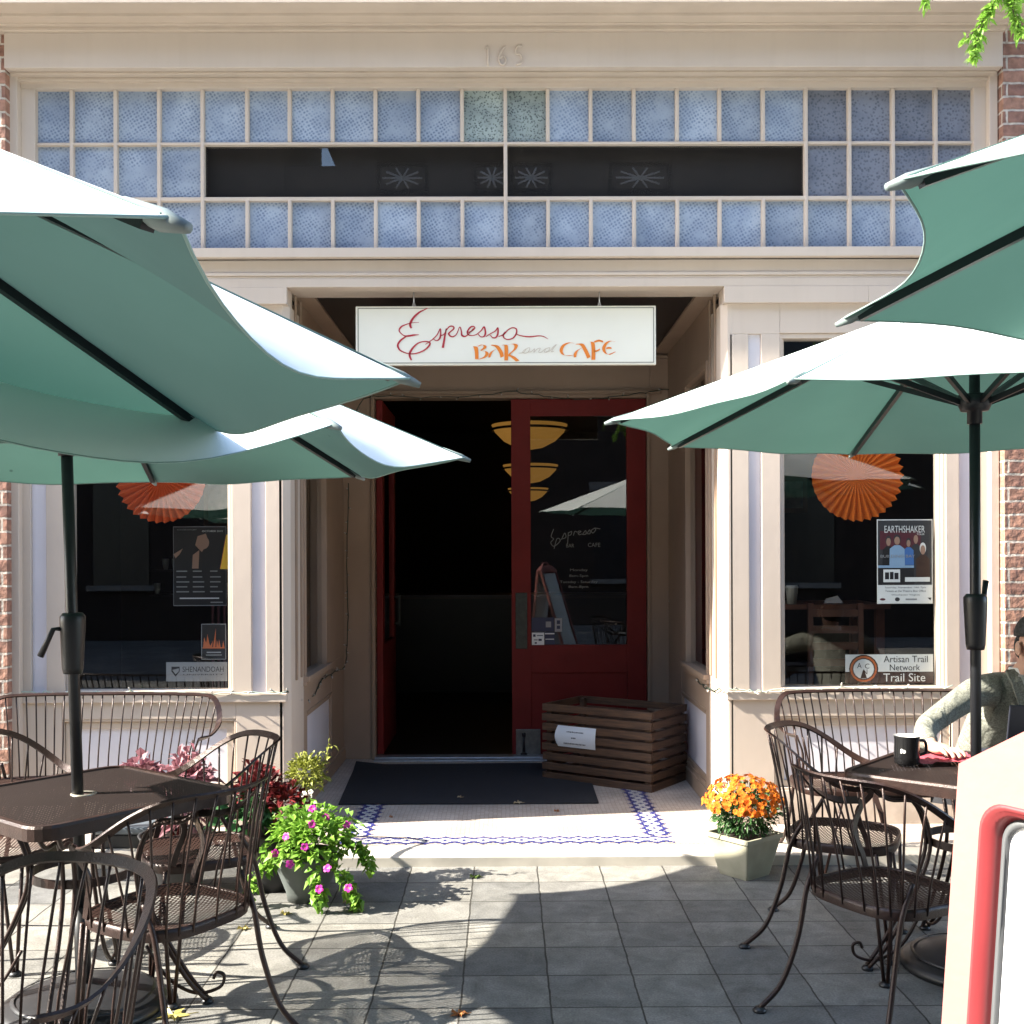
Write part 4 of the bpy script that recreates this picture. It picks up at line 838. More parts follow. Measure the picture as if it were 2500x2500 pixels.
# ================================================================== WINDOW DECORATIONS, POSTERS
pap = leaf_mat('orange_crepe_paper', (.85, .20, .02), (.80, .17, .015), .12, .8); pap2 = leaf_mat('red_orange_crepe_paper', (.62, .10, .02), (.60, .085, .015), .12, .8)
def rosette(label, px, py, rpx, m, Y=6.07):
    c = P(px, py, Y); r = rpx * Y / F; t = thing('paper_rosette', label, 'decoration', c, 0, 'paper rosettes hanging in the windows'); b = MB(); n = 34; vs = [c + Vector((0, -.004, 0))]
    for k in range(2 * n):
        a = 2 * math.pi * k / (2 * n); fold = .016 if k % 2 else -.016
        for q, rr in enumerate((.35, .75, 1.0)):
            vs.append(c + Vector((math.cos(a) * r * rr * (1.02 if k % 2 == 0 or rr < 1 else .97), fold * rr, math.sin(a) * r * rr * (1.02 if k % 2 == 0 or rr < 1 else .97))))
    fs = []
    for k in range(2 * n):
        k2 = (k + 1) % (2 * n); fs.append((0, 1 + 3 * k, 1 + 3 * k2))
        for q in range(2): fs.append((1 + 3 * k + q, 2 + 3 * k + q, 2 + 3 * k2 + q, 1 + 3 * k2 + q))
    b.add(vs, fs, 0, False); b.build('pleated_fan', m, t); b = MB(); b.tube([c + Vector((0, 0, r)), Vector((c.x, c.y, 2.72))], .0012, 4); b.build('string', white, t)
rosette('pleated orange paper rosette hanging in the right window', 2094, 1164, 111, pap)
rosette('pleated red orange paper rosette hanging in the left window', 396, 1165, 108, pap2)
YP = YF + .072
black_p = mat('black_poster_print', (.013, .012, .014), .5); blue_p = mat('blue_print', (.06, .16, .42), .5); skin_p = mat('skin_tone_print', (.36, .22, .16), .5); ltblue = mat('light_blue_print', (.25, .38, .55), .5); dkgrey = mat('charcoal_print', (.04, .04, .045), .5); brown_p = mat('dark_brown_print', (.06, .03, .02), .5); flame = mat('flame_print', (.5, .13, .04), .5); maroon = mat('maroon_print', (.10, .02, .03), .5)
PM = [white, black_p, blue_p, skin_p, ltblue, dkgrey, greyp, brown_p, flame, maroon]
def poster(name, label, cat, x0, x1, y0, y1, base, items, texts=(), Y=YP):
    o = MB(); o.box(GX(x0, Y), GX(x1, Y), Y, Y + .0015, GZ(y1, Y), GZ(y0, Y), base)
    ly = 1
    for it in items:
        yy = Y - .0004 * ly; ly += .15
        if it[0] == 'b': _, a, c_, t_, bt, m = it; o.add([(GX(a, Y), yy, GZ(bt, Y)), (GX(c_, Y), yy, GZ(bt, Y)), (GX(c_, Y), yy, GZ(t_, Y)), (GX(a, Y), yy, GZ(t_, Y))], [(0, 1, 2, 3)], m)
        elif it[0] == 'p': _, pts, m = it; o.add([(GX(a, Y), yy, GZ(c_, Y)) for a, c_ in pts], [tuple(range(len(pts)))], m)
        elif it[0] == 'e': _, cx_, cy_, rx, ry, m = it; o.add([(GX(cx_ + rx * math.cos(R(20 * k)), Y), yy, GZ(cy_ + ry * math.sin(R(20 * k)), Y)) for k in range(18)], [tuple(range(18))], m)
    for s, a, c_, t_, bt, m in texts: text_mb(o, s, GX(a, Y), GX(c_, Y), GZ(t_, Y), GZ(bt, Y), Y - .0004 * ly, m)
    ob = o.build(name, PM); return tag(ob, label, cat)
def bust(cx_, top, w_, h_, coat, hair=5): # head and shoulders, generic
    return [('p', [(cx_ - w_, top + h_), (cx_ - w_ * .95, top + h_ * .42), (cx_ - w_ * .35, top + h_ * .3), (cx_ + w_ * .35, top + h_ * .3), (cx_ + w_ * .95, top + h_ * .42), (cx_ + w_, top + h_)], coat), ('e', cx_, top + h_ * .10, w_ * .46, h_ * .17, hair), ('e', cx_, top + h_ * .15, w_ * .36, h_ * .14, 3)]
it = [('b', 2145, 2277, 1274, 1432, 5), ('b', 2150, 2250, 1300, 1345, 9)]
for q in (bust(2171, 1316, 15, 70, 1), bust(2238, 1314, 12, 60, 5, 3), bust(2220, 1321, 13, 62, 2), bust(2192, 1313, 19, 72, 4), bust(2255, 1334, 17, 82, 7, 0)): it += q
it += [('b', 2145, 2233, 1384, 1390, 4), ('b', 2145, 2233, 1390, 1432, 1), ('b', 2158, 2199, 1394, 1425, 0), ('b', 2162, 2172, 1401, 1418, 1), ('b', 2174, 2183, 1400, 1418, 1), ('b', 2185, 2195, 1402, 1418, 1), ('b', 2211, 2272, 1413, 1424, 0), ('b', 2144, 2278, 1432, 1477, 0), ('e', 2156, 1467, 7, 3, 9), ('e', 2192, 1467, 6, 5, 5), ('b', 2212, 2240, 1465, 1469, 6), ('p', [(2266, 1463), (2275, 1463), (2273, 1470)], 1)]
poster('poster', 'dark concert poster with five people and EARTHSHAKER lettering in the right window', 'poster', 2143, 2279, 1271.5, 1478, 0, it, [('EARTHSHAKER', 2161, 2260, 1287, 1304, 0), ('TOUR', 2240, 2259, 1306, 1310, 0), ('BUILDING BAY', 2151, 2236, 1358, 1365, 6), ('Saturday, November 14th 7pm', 2162, 2262, 1436, 1441, 5), ('Tickets at the Theatre Box Office', 2162, 2262, 1444, 1449, 5), ('Winchester Virginia', 2177, 2247, 1454, 1459, 5)])
it = [('b', 2064, 2279, 1601.5, 1644, 0), ('b', 2064, 2279, 1644, 1672, 7), ('e', 2109, 1637, 36, 35, 7), ('e', 2109, 1637, 33, 32, 8), ('e', 2109, 1637, 28, 27, 7), ('e', 2109, 1637, 26, 25, 6), ('e', 2109, 1637, 25, 24, 0), ('p', [(2101, 1660), (2107, 1640), (2111, 1640), (2117, 1660)], 7)]
poster('window_sign', 'cream and brown Artisan Trail Network sign at the bottom of the right window', 'sign', 2063, 2280, 1601, 1672.5, 7, it, [('Artisan Trail', 2158, 2266, 1605, 1621, 1), ('Network', 2173, 2247, 1626, 1641, 1), ('Trail Site', 2157, 2260, 1648, 1668, 0), ('A', 2093, 2104, 1622, 1635, 1), ('C', 2112, 2123, 1624, 1636, 1), ('N', 2108, 2118, 1638, 1650, 7)])
it = [('b', 425.5, 552.5, 1284, 1474, 1)]
it += [('e', 498, 1322, 14, 16, 3), ('p', [(478, 1328), (484, 1306), (504, 1300), (511, 1320), (494, 1345)], 3), ('p', [(470, 1385), (472, 1352), (488, 1340), (486, 1385)], 3), ('p', [(425, 1350), (448, 1336), (440, 1350), (430, 1360)], 3)]
for r_, y in enumerate((1390, 1404, 1416, 1428, 1440)):
    for a in (432, 472, 514): it.append(('b', a, a + random.uniform(18, 32), y, y + 3, 6))
it += [('b', 440, 536, 1456, 1459, 0), ('b', 515, 545, 1466, 1469, 6)]
poster('poster', 'black theatre poster with a pale figure in the left window', 'poster', 424.5, 553.5, 1282.5, 1476, 6, it, [('CONSERVATORY', 434, 482, 1289, 1292, 6), ('OCTOBER 2015', 495, 545, 1292, 1296, 0)], Y=6.34)
it = [('b', 493.5, 550.5, 1521.5, 1605.5, 1)]
for k in range(16):
    a = random.uniform(498, 546); hh = random.uniform(15, 50) * (1 - abs(a - 522) / 50); it.append(('p', [(a - 3, 1578), (a + random.uniform(-6, 6), 1578 - hh), (a + 3, 1578)], 8))
it += [('b', 495, 549, 1577, 1580, 8), ('b', 505, 540, 1588, 1591, 6), ('b', 503, 542, 1595, 1597, 6)]
poster('poster', 'small black poster with orange flames above the white window sign', 'poster', 492, 552, 1520, 1607, 6, it)
it = [('p', [(419, 1624), (439, 1624), (439, 1636), (429, 1648), (419, 1636)], 1), ('p', [(421, 1632), (437, 1628), (437, 1635), (429, 1643)], 6)]
poster('window_sign', 'pale grey Shenandoah University sign at the bottom of the left window', 'sign', 406, 555, 1613, 1660, 6, [('b', 406.5, 554.5, 1613.5, 1659.5, 6)] + it, [('SHENANDOAH', 446, 546, 1624, 1637, 1), ('UNIVERSITY', 448, 546, 1642, 1645, 1)])
# lampshade inside left window
lx_ = GX(578, 6.17); lm = thing('table_lamp', 'lamp with yellow and red shade at the right edge of the left window', 'lamp', (lx_, 6.17, .05))
b = MB(); vs = []
for k in range(5):
    for r_, z in ((.13, GZ(1386, 6.17)), (.085, GZ(1303, 6.17))): a_ = R(60 + 90 * k); vs.append((lx_ + r_ * math.cos(a_), 6.19 + r_ * math.sin(a_), z))
b.add(vs, [(2 * k, 2 * k + 2, 2 * k + 3, 2 * k + 1) for k in range(4)], 0); b.m = [0, 1, 0, 0]; b.build('lamp_shade', [mat('yellow_shade', (.62, .38, .03), .7), mat('orange_red_shade', (.70, .10, .03), .7)], lm)
b = MB(); b.tube([(lx_, 6.19, .05), (lx_, 6.19, GZ(1310, 6.17))], .010, 8); b.lathe([(.10, .05), (.08, .08)], (lx_, 6.19, 0), 20); b.build('lamp_stand', black, lm)
lx_ = GX(562, 6.5)
for k in range(9):
    if k == 0: fr = thing('display_rack', 'dim red slatted rack behind the left window posters', 'rack', (lx_, 6.55, .05))
    b = MB(); x = lx_ - .14 + .035 * k; b.box(x, x + .012, 6.62, 6.64, .3, GZ(1390, 6.6)); b.build('bar', maroon, fr)
# interior table, chair and cups behind right window
it_ = thing('wooden_table', 'dim wooden table inside the right window', 'table', (GX(1960, 7.0), 7.0, .05)); tz = GZ(1478, 6.8)
wd2 = mat('reddish_brown_wood', (.16, .055, .03), .4, var=.3, vscale=8)
b = MB(); b.box(1.55, 2.35, 6.75, 7.4, tz - .03, tz); b.build('table_top', wd2, it_)
for x in (1.6, 2.28):
    for y in (6.8, 7.3): b = MB(); b.box(x, x + .05, y, y + .05, .05, tz - .03); b.build('leg', wd2, it_)
ic = thing('ladder_back_chair', 'reddish ladder back chair inside the right window', 'chair', (GX(2030, 6.5), 6.5, .05))
for px in (1968, 2090): b = MB(); x = GX(px, 6.5); b.box(x, x + .03, 6.45, 6.48, .05, GZ(1475, 6.5)); b.build('post', wd2, ic)
for py in (1490, 1530, 1570, 1610): b = MB(); b.box(GX(1968, 6.5) + .03, GX(2090, 6.5), 6.455, 6.475, GZ(py + 18, 6.5), GZ(py, 6.5)); b.build('rung', wd2, ic)
b = MB(); b.box(GX(1966, 6.5), GX(2094, 6.5), 6.48, 6.9, .47, .5); b.build('seat', wd2, ic)
cp = MB(); c = P(1934, 1476, 6.85); cp.lathe([(.028, 0), (.038, .10), (.04, .104), (.034, .115)], (c.x, c.y, tz), 20); tag(cp.build('paper_cup', mat('off_white_paper_cup', (.5, .48, .42), .6)), 'off white paper cup on the table inside the right window', 'cup')
cp = MB(); c = P(2035, 1470, 6.85); cp.add([(c.x - .06, 6.85, tz + .003), (c.x + .06, 6.84, tz + .004), (c.x + .03, 6.86, tz + .05), (c.x - .03, 6.9, tz + .03)], [(0, 1, 2), (0, 2, 3)]); tag(cp.build('paper_napkin', mat('napkin', (.5, .45, .42), .8)), 'crumpled paper napkin on the table inside the right window', 'napkin')
# pendant bowls
amb = bpy.data.materials.new('amber_alabaster_glass'); amb.use_nodes = True; bb_ = amb.node_tree.nodes['Principled BSDF']; bb_.inputs['Base Color'].default_value = (.34, .17, .05, 1); bb_.inputs['Roughness'].default_value = .4
bb_.inputs['Emission Color'].default_value = (.75, .36, .07, 1); bb_.inputs['Emission Strength'].default_value = .055
for lab, px, py, rpx, Yp in (('nearest amber bowl pendant lamp seen through the door glass', 1294, 1052, 93, 10.0), ('middle amber bowl pendant lamp seen through the door glass', 1296, 1146, 68, 13.2), ('farthest and lowest amber bowl pendant lamp seen through the door', 1290, 1200, 50, 16.2)):
    c = P(px, py, Yp); r = rpx * Yp / F; t = thing('pendant_lamp', lab, 'lamp', c, 0, 'amber bowl pendant lamps inside the cafe'); b = MB()
    b.lathe([(.02 * r, -.50 * r), (.35 * r, -.44 * r), (.68 * r, -.27 * r), (.90 * r, -.05 * r), (1.0 * r, .15 * r), (.97 * r, .15 * r), (.85 * r, -.05 * r), (.1 * r, -.4 * r)], c, 28, capt=False); b.build('bowl', amb, t)
    b = MB(); b.tube([c + Vector((0, 0, -.4 * r)), Vector((c.x, c.y, 3.4))], .012, 6); b.build('stem', black, t)
    b = MB(); b.tube([c + Vector((math.cos(R(12 * k)) * r * 1.01, math.sin(R(12 * k)) * r * 1.01, .02 * r)) for k in range(30)], .012, 6, closed=True); b.build('rim_band', black, t)

# ================================================================== STRING LIGHTS
wire_d = mat('dark_green_wire', (.012, .03, .018), .5); wire_l = mat('pale_green_wire', (.40, .48, .40), .5); bulbm = mat('clear_mini_bulb', (.45, .42, .38), .15)
def lights(label, pts, wm, nb=16, jit=.006, hang=.02):
    t = thing('string_lights', label, 'string lights', pts[0], 0, 'mini light strings around the shop front'); rr = random.Random(len(label))
    q = catmull([Vector(p) for p in pts], 6); q = [p + Vector((rr.gauss(0, jit * .5), rr.gauss(0, jit * .25), rr.gauss(0, jit))) for p in q]
    b = MB(); b.tube(q, .0034, 5); w_ = b.build('wire', wm, t)
    acc = [0]
    for i in range(1, len(q)): acc.append(acc[-1] + (q[i] - q[i - 1]).length)
    for k in range(nb):
        s = acc[-1] * (k + .5) / nb; i = max(j for j in range(len(acc)) if acc[j] <= s); p = q[i]
        d = Vector((rr.uniform(-1, 1), -.6, rr.uniform(-1, .8))).normalized()
        b = MB(); b.tube([p, p + d * .014], .0036, 6); b.build('bulb_socket', wm, t)
        b = MB(); b.tube([p + d * .014, p + d * .024, p + d * .031], [.0045, .0055, .0015], 6); b.build('bulb', bulbm, t)
yl = YF - .022
lights('pale wire mini lights lying along the left window ledge', [P(p, 1687 + d, yl) for p, d in ((30, -8), (80, -3), (150, 0), (260, 1), (380, -2), (480, 2), (600, 1), (700, -2))], wire_l, 14)
lights('pale wire mini lights lying along the right window ledge', [P(p, 1686 + d, yl) for p, d in ((1762, -2), (1790, 0), (1830, 4), (1870, 3), (1930, -1), (2020, 1), (2120, -2), (2230, 1), (2330, -2))], wire_l, 14)
lights('dark mini lights swagged from the left ledge up the left side of the doorway', [P(700, 1687, 5.93), P(715, 1690, 6.1), P(740, 1702, 6.4), P(768, 1693, 6.7), P(783, 1660, 6.9), P(812, 1640, 7.3), P(838, 1628, 7.7), P(845, 1600, 7.88), P(849, 1500, 7.89), P(847, 1380, 7.89), P(850, 1270, 7.89), P(852, 1180, 7.89)], wire_d, 34, .004)
lights('dark mini lights draped across the header above the red doors', [P(852, 1100, 7.88), P(880, 985, 7.88), P(940, 966, 7.88), P(1050, 970, 7.88), P(1190, 964, 7.88), P(1250, 955, 7.88), P(1330, 968, 7.88), P(1420, 975, 7.88), P(1520, 968, 7.88), P(1600, 955, 7.88), P(1645, 950, 7.88)], wire_d, 20, .004)
lights('dark mini lights running down the right side of the doorway to the ledge', [P(1642, 960, 7.89), P(1640, 1100, 7.89), P(1646, 1250, 7.89), P(1638, 1400, 7.89), P(1644, 1530, 7.89), P(1650, 1610, 7.85), P(1665, 1655, 7.5), P(1690, 1645, 6.9), P(1710, 1672, 6.5), P(1735, 1686, 6.2), P(1760, 1684, 5.93)], wire_d, 34, .004)
# ================================================================== PLANTS
def leaf(b, p, d, L, w, m=0, droop=.3, rr=random):
    d = d.normalized(); s = d.cross(Vector((0, 0, 1)));
    if s.length < .05: s = Vector((1, 0, 0))
    s.normalize(); u = s.cross(d); a = rr.uniform(-.8, .8); s2 = s * math.cos(a) + u * math.sin(a); u2 = s2.cross(d)
    q1 = p + d * L * .45; q2 = p + d * L + Vector((0, 0, -droop * L))
    b.add([p, q1 + s2 * w / 2 + u2 * w * .18, q1 + d * L * .2 + Vector((0, 0, -droop * L * .2)), q2, q1 - s2 * w / 2 + u2 * w * .18], [(0, 1, 2), (1, 3, 2), (0, 2, 4), (2, 3, 4)], m)
def rdir(rr): 
    v = Vector((rr.gauss(0, 1), rr.gauss(0, 1), rr.gauss(0, 1))); return v.normalized()
def foliage(name, par, c, rad, n, L, w, m, seed, zmin=-.3, fill=.55, droop=.3, up=.2, trail=None, nobj=None):
    rr = random.Random(seed); b = MB(); c = Vector(c); rad = Vector(rad) if hasattr(rad, '__len__') else Vector((rad,) * 3)
    lumps = [(rdir(rr), rr.uniform(.75, 1.12)) for _ in range(14)]
    for _ in range(n):
        d = rdir(rr)
        if d.z < zmin: d.z = -d.z * .5
        k = max(lumps, key=lambda l: l[0].dot(d))[1]
        r = (fill + (1 - fill) * rr.random()) * k
        p = c + Vector((d.x * rad.x, d.y * rad.y, d.z * rad.z)) * r
        dd = (d + rdir(rr) * .7 + Vector((0, 0, up))); leaf(b, p, dd, L * rr.uniform(.6, 1.2), w * rr.uniform(.6, 1.2), 0, droop, rr)
    for tpts, tn in (trail or []):
        q = catmull([Vector(t) for t in tpts], 8)
        for i in range(tn):
            p = q[rr.randrange(len(q))] + rdir(rr) * .018; leaf(b, p, rdir(rr) + Vector((0, -.4, 0)), L * rr.uniform(.6, 1.1), w * rr.uniform(.6, 1.1), 0, droop, rr)
    return b.build(name, m, par)
def flowers(par, pts, r, m, mc, petals=5, name='flower'):
    for p, d in pts:
        b = MB(); d = d.normalized(); s = d.cross(Vector((0, 0, 1)))
        if s.length < .05: s = Vector((1, 0, 0))
        s.normalize(); u = s.cross(d); a0 = random.random()
        for k in range(petals):
            a = a0 + 2 * math.pi * k / petals; w = math.pi / petals * .95; e = lambda t, rr_: p + (s * math.cos(t) + u * math.sin(t)) * rr_
            b.add([p, e(a - w, r * .75) + d * r * .2, e(a - w * .4, r) + d * r * .12, e(a + w * .4, r) + d * r * .12, e(a + w, r * .75) + d * r * .2], [(0, 1, 2, 3, 4)], 0)
        b.add([p + d * r * .1 + s * r * .16, p + d * r * .1 + u * r * .16, p + d * r * .1 - s * r * .16, p + d * r * .1 - u * r * .16], [(0, 1, 2, 3)], 1); b.build(name, [m, mc], par)
soil = mat('potting_soil', (.03, .02, .015), .9, bump=.8, bscale=80)
def roundpot(t, c, r0, r1, h, m):
    b = MB(); b.lathe([(r0, 0), (r0 * 1.08, h * .2), (r1 * .93, h * .75), (r1, h * .95), (r1 * 1.05, h), (r1 * .98, h), (r1 * .95, h - .02)], c, 36, capt=False); b.build('pot', m, t)
    b = MB(); b.lathe([(r1 * .95, h - .025), (.01, h - .02)], c, 24, capb=False); b.build('soil', soil, t)
# pink flowered plant
c = Vector((-.88, 4.86, 0)); t = thing('potted_plant', 'bright green plant with magenta flowers spilling out of a grey pot by the step', 'plant', c)
roundpot(t, c, .085, .145, .20, mat('grey_green_resin_pot', (.10, .115, .11), .5, var=.25, vscale=6))
lg = leaf_mat('bright_green_leaves', (.12, .27, .03), (.24, .42, .06), .3)
foliage('foliage', t, (-.87, 4.85, .255), (.215, .2, .175), 820, .044, .040, lg, 11, zmin=-.45, fill=.45, trail=[
    ([(-.75, 4.72, .2), (-.68, 4.68, .12), (-.64, 4.68, .05), (-.65, 4.69, .01)], 110), ([(-.82, 4.68, .16), (-.79, 4.66, .08), (-.80, 4.66, .03)], 60), ([(-1.0, 4.74, .2), (-1.08, 4.74, .12), (-1.10, 4.76, .05)], 60), ([(-.70, 4.82, .27), (-.62, 4.80, .22), (-.60, 4.79, .14)], 70)])
mg = leaf_mat('magenta_petals', (.55, .03, .36), (.62, .06, .42), .25); yc = mat('yellow_centre', (.6, .3, .02), .6)
fl = []
rr = random.Random(5)
for px, py, Y in ((761, 1972, 4.82), (794, 1993, 4.80), (844, 2012, 4.78), (697, 2040, 4.70), (742, 2066, 4.66), (705, 2107, 4.66), (777, 2168, 4.62), (848, 2166, 4.62), (602, 2048, 4.8), (797, 2118, 4.64), (760, 2010, 4.74), (670, 2080, 4.7)):
    fl.append((P(px, py, Y), Vector((rr.uniform(-.6, .4), -1, rr.uniform(.1, .9)))))
flowers(t, fl, .019, mg, yc)
# chrysanthemum
c = Vector((1.115, 5.20, 0)); t = thing('potted_plant', 'orange chrysanthemum in a square cream pot right of the step', 'plant', c)
pm = mat('cream_glazed_pot', (.42, .40, .30), .4, var=.35, vscale=7, bump=.15, bscale=15, col2=(.30, .29, .21)); b = MB(); an = R(38)
def sq(h, z, r=.008): return [(c.x + x * math.cos(an) - y * math.sin(an), c.y + x * math.sin(an) + y * math.cos(an), z) for x, y in rsq(h, r, 2)]
b.rings([sq(.082, 0), sq(.088, .02), sq(.116, .15), sq(.122, .175), sq(.130, .178), sq(.131, .198), sq(.120, .198), sq(.112, .17)], 0, capt=False); b.build('pot', pm, t)
b = MB(); b.rings([sq(.116, .175)], 0) if 0 else b.add(sq(.114, .178), [tuple(range(len(sq(.114, .178))))]); b.build('soil', soil, t)
lgd = leaf_mat('dark_green_leaves', (.025, .075, .02), (.06, .14, .04), .2)
foliage('foliage', t, (c.x, c.y, .285), (.175, .17, .13), 1700, .034, .015, lgd, 21, zmin=-.7, fill=.5)
op = leaf_mat('orange_petals', (.62, .095, .005), (.60, .20, .012), .12, .8); oc = mat('brown_orange_centre', (.40, .07, .01), .8)
rr = random.Random(9)
def mum_flower():
    d = rdir(rr); d.z = abs(d.z) * .9 + .02
    if d.y > .5 and rr.random() < .6: d.y = -d.y
    d.normalize(); p = Vector((c.x, c.y, .315)) + Vector((d.x * .19, d.y * .185, d.z * .145)) * rr.uniform(.93, 1.05); return p, (d + rdir(rr) * .35)
pts = [mum_flower() for _ in range(330)]
pts = [q for q in pts if q[0].z > .30 + .03 * rr.random()]
flowers(t, pts[:98], .0145, op, oc, 7)
b = MB()
for p, d in pts[98:]:
    d.normalize(); s = d.cross(Vector((0, 0, 1))).normalized(); u = s.cross(d)
    for k in range(7):
        a = 2 * math.pi * k / 7; e = lambda t_, r_: p + (s * math.cos(t_) + u * math.sin(t_)) * r_
        b.add([p, e(a - .4, .012) + d * .003, e(a, .0145) + d * .002, e(a + .4, .012) + d * .003], [(0, 1, 2, 3)])
o = b.build('far_flowers', op, t); o['kind'] = 'stuff'
# mixed planter behind the chair
bpot = mat('black_plastic_pot', (.015, .015, .017), .5)
c = Vector((-1.07, 5.06, 0)); t = thing('planter', 'black pot with red, dark green and yellow green foliage against the doorway corner', 'plant', c); roundpot(t, c, .12, .17, .26, bpot)
foliage('red_foliage', t, (-1.14, 5.04, .42), (.12, .11, .15), 260, .075, .035, leaf_mat('dark_red_leaves', (.10, .014, .018), (.21, .03, .03), .2), 31, up=.6, fill=.3)
foliage('lime_foliage', t, (-.93, 5.12, .50), (.10, .10, .09), 520, .035, .02, leaf_mat('yellow_green_leaves', (.20, .22, .03), (.30, .32, .07), .25), 32, up=.5, zmin=-.8, trail=[([(-.90, 5.12, .54), (-.84, 5.1, .58), (-.81, 5.1, .63)], 26)])
foliage('green_foliage', t, (-1.17, 4.98, .32), (.14, .12, .12), 200, .08, .055, leaf_mat('deep_green_leaves', (.03, .09, .03), (.06, .16, .06), .2), 33)
foliage('bronze_foliage', t, (-1.0, 5.0, .38), (.09, .08, .10), 120, .07, .03, MATS['dark_red_leaves'], 34, up=.3)
wf = [(P(rr.uniform(722, 757), rr.uniform(1928, 1952), 5.0), Vector((rr.uniform(-1, 1), -1, rr.uniform(0, 1)))) for _ in range(14)]
flowers(t, wf, .013, mat('white_petals', (.75, .68, .60), .6), yc)
c = Vector((-1.50, 5.02, 0)); t = thing('planter', 'tall pink mauve coleus behind the left table and chairs', 'plant', c); roundpot(t, c, .11, .16, .25, bpot)
pk = leaf_mat('pink_mauve_leaves', (.26, .10, .13), (.36, .19, .21), .25)
foliage('foliage', t, (-1.44, 5.02, .45), (.12, .11, .20), 260, .075, .045, pk, 41, zmin=-.9, fill=.3, up=.1)
foliage('foliage', t, (-1.68, 5.05, .50), (.11, .08, .085), 110, .075, .045, pk, 42, up=.2)
b = MB()
for p in ((-1.44, 5.02, .6), (-1.64, 5.05, .48), (-1.4, 5.0, .5)): b.tube(catmull([(-1.5, 5.02, .22), ((p[0] - 1.5) / 2, 5.02, .36), p], 4), .006, 5)
b.build('stem', MATS['dark_red_leaves'], t)
tr_ = thing('plastic_tray', 'low black plastic tray with a grey lid on the floor below the left bench', 'tray', (-1.87, 5.66, FL))
b = MB(); b.box(-2.06, -1.70, 5.52, 5.80, FL, FL + .07); b.build('tray', darkplastic, tr_, bevel=.008); b = MB(); b.box(-2.075, -1.685, 5.505, 5.815, FL + .072, FL + .11); b.build('lid', mat('blue_grey_lid', (.10, .12, .14), .35), tr_, bevel=.01)

# ================================================================== TREE above
bark = mat('grey_brown_bark', (.10, .075, .055), .9, var=.4, vscale=20, bump=.8, bscale=40)
t = thing('tree', 'tree whose fresh green leaf sprays hang into the upper right corner', 'tree', (4.6, 2.3, 0))
b = MB(); b.tube(catmull([(4.6, 2.3, 0), (4.55, 2.35, 1.5), (4.4, 2.4, 2.8), (4.5, 2.5, 4.2), (4.4, 2.6, 5.6)], 5), [.17 - .005 * i for i in range(21)], 12); b.build('trunk', bark, t)
b = MB(); b.tube(catmull([(4.42, 2.4, 2.9), (3.4, 2.7, 3.45), (2.4, 2.9, 3.55), (1.5, 3.0, 3.42), (.9, 3.05, 3.3)], 6), [.05 - .0018 * i for i in range(25)], 8); b.build('limb', bark, t)
lf = leaf_mat('fresh_green_leaflets', (.14, .30, .03), (.28, .46, .08), .35)
rr = random.Random(77)
def spray(pts, n, L=.026):
    b = MB(); q = catmull([Vector(p) for p in pts], 8); b.tube(q, .0022, 5, 1)
    for i in range(n):
        k = rr.randrange(len(q) - 1); p = q[k]; d = (q[k + 1] - q[k]).normalized(); s = rdir(rr); leaf(b, p + rdir(rr) * .006, d * .9 + s * 1.1, L * rr.uniform(.7, 1.2), L * .45, 0, .2, rr)
    b.build('leaf_spray', [lf, bark], t)
spray([(1.38, 3.0, 3.42), P(2437, -20, 3), P(2425, 25, 3), P(2403, 75, 3), P(2390, 115, 3), P(2381, 150, 3)], 230)
spray([P(2425, 25, 3), P(2395, 70, 3), P(2370, 92, 3), P(2357, 108, 3)], 50, .02)
spray([(1.45, 3.0, 3.40), P(2478, -20, 3), P(2480, 20, 3), P(2490, 60, 3), P(2498, 88, 3)], 150)
spray([P(2437, -10, 3), P(2460, 0, 3), P(2500, 5, 3)], 60)
spray([(1.20, 3.02, 3.38), P(2272, -30, 3), P(2268, 0, 3), P(2264, 22, 3)], 70, .02); spray([P(2272, -20, 3), P(2285, 2, 3)], 20, .02)
for k in range(26):
    x = rr.uniform(1.6, 4.6); z = 3.5 + rr.uniform(-.05, .6); y = 2.7 + rr.uniform(-.5, .5); spray([(x, y, z), (x - .1, y, z + .05), (x - .25, y + .05, z - .1), (x - .3, y + .05, z - .25)], 60, .03)

# ================================================================== SIGN BOARD
U = Vector((.454, -.891, 0)); Bk = Vector((.891, .454, 0)); O = Vector((.405, 1.0, 0)); ZS = 1.31; WB = .50
t = thing('sandwich_board', 'red edged plastic sandwich board with white poster cut off at the lower right', 'sign board', (.5, .8, 0))
frm = mat('faded_pink_plastic', (.40, .150, .130), .42, var=.10, vscale=6, bump=.12, bscale=80); redp = mat('red_plastic_trim', (.27, .038, .042), .38, var=.15, vscale=9)
def outline(a):
    return [(a, .03 + a), (WB - a, .03 + a), (WB - a, ZS - a * .55), (WB - .075 - a * .3, ZS + .0435 - a), (WB - .11, ZS + .06 - a), (.11, ZS + .06 - a), (.075 + a * .3, ZS + .0435 - a), (a, ZS - a * .55)]
def rrect(m_, r, n=7):
    u0, u1, v0, v1 = m_, WB - m_, .10 + m_, ZS + .006 - m_; o_ = []
    for cu, cv, a0 in ((u1 - r, v1 - r, 0), (u0 + r, v1 - r, 90), (u0 + r, v0 + r, 180), (u1 - r, v0 + r, 270)):
        for k in range(n + 1): a = R(a0 + 90 * k / n); o_.append((cu + r * math.cos(a), cv + r * math.sin(a)))
    out = []
    for i, p in enumerate(o_):
        out.append(p)
        if i % (n + 1) == n:
            q = o_[(i + 1) % len(o_)]
            for t_ in (.08, .16, .3, .5, .7, .84, .92): out.append((p[0] + (q[0] - p[0]) * t_, p[1] + (q[1] - p[1]) * t_))
    return out
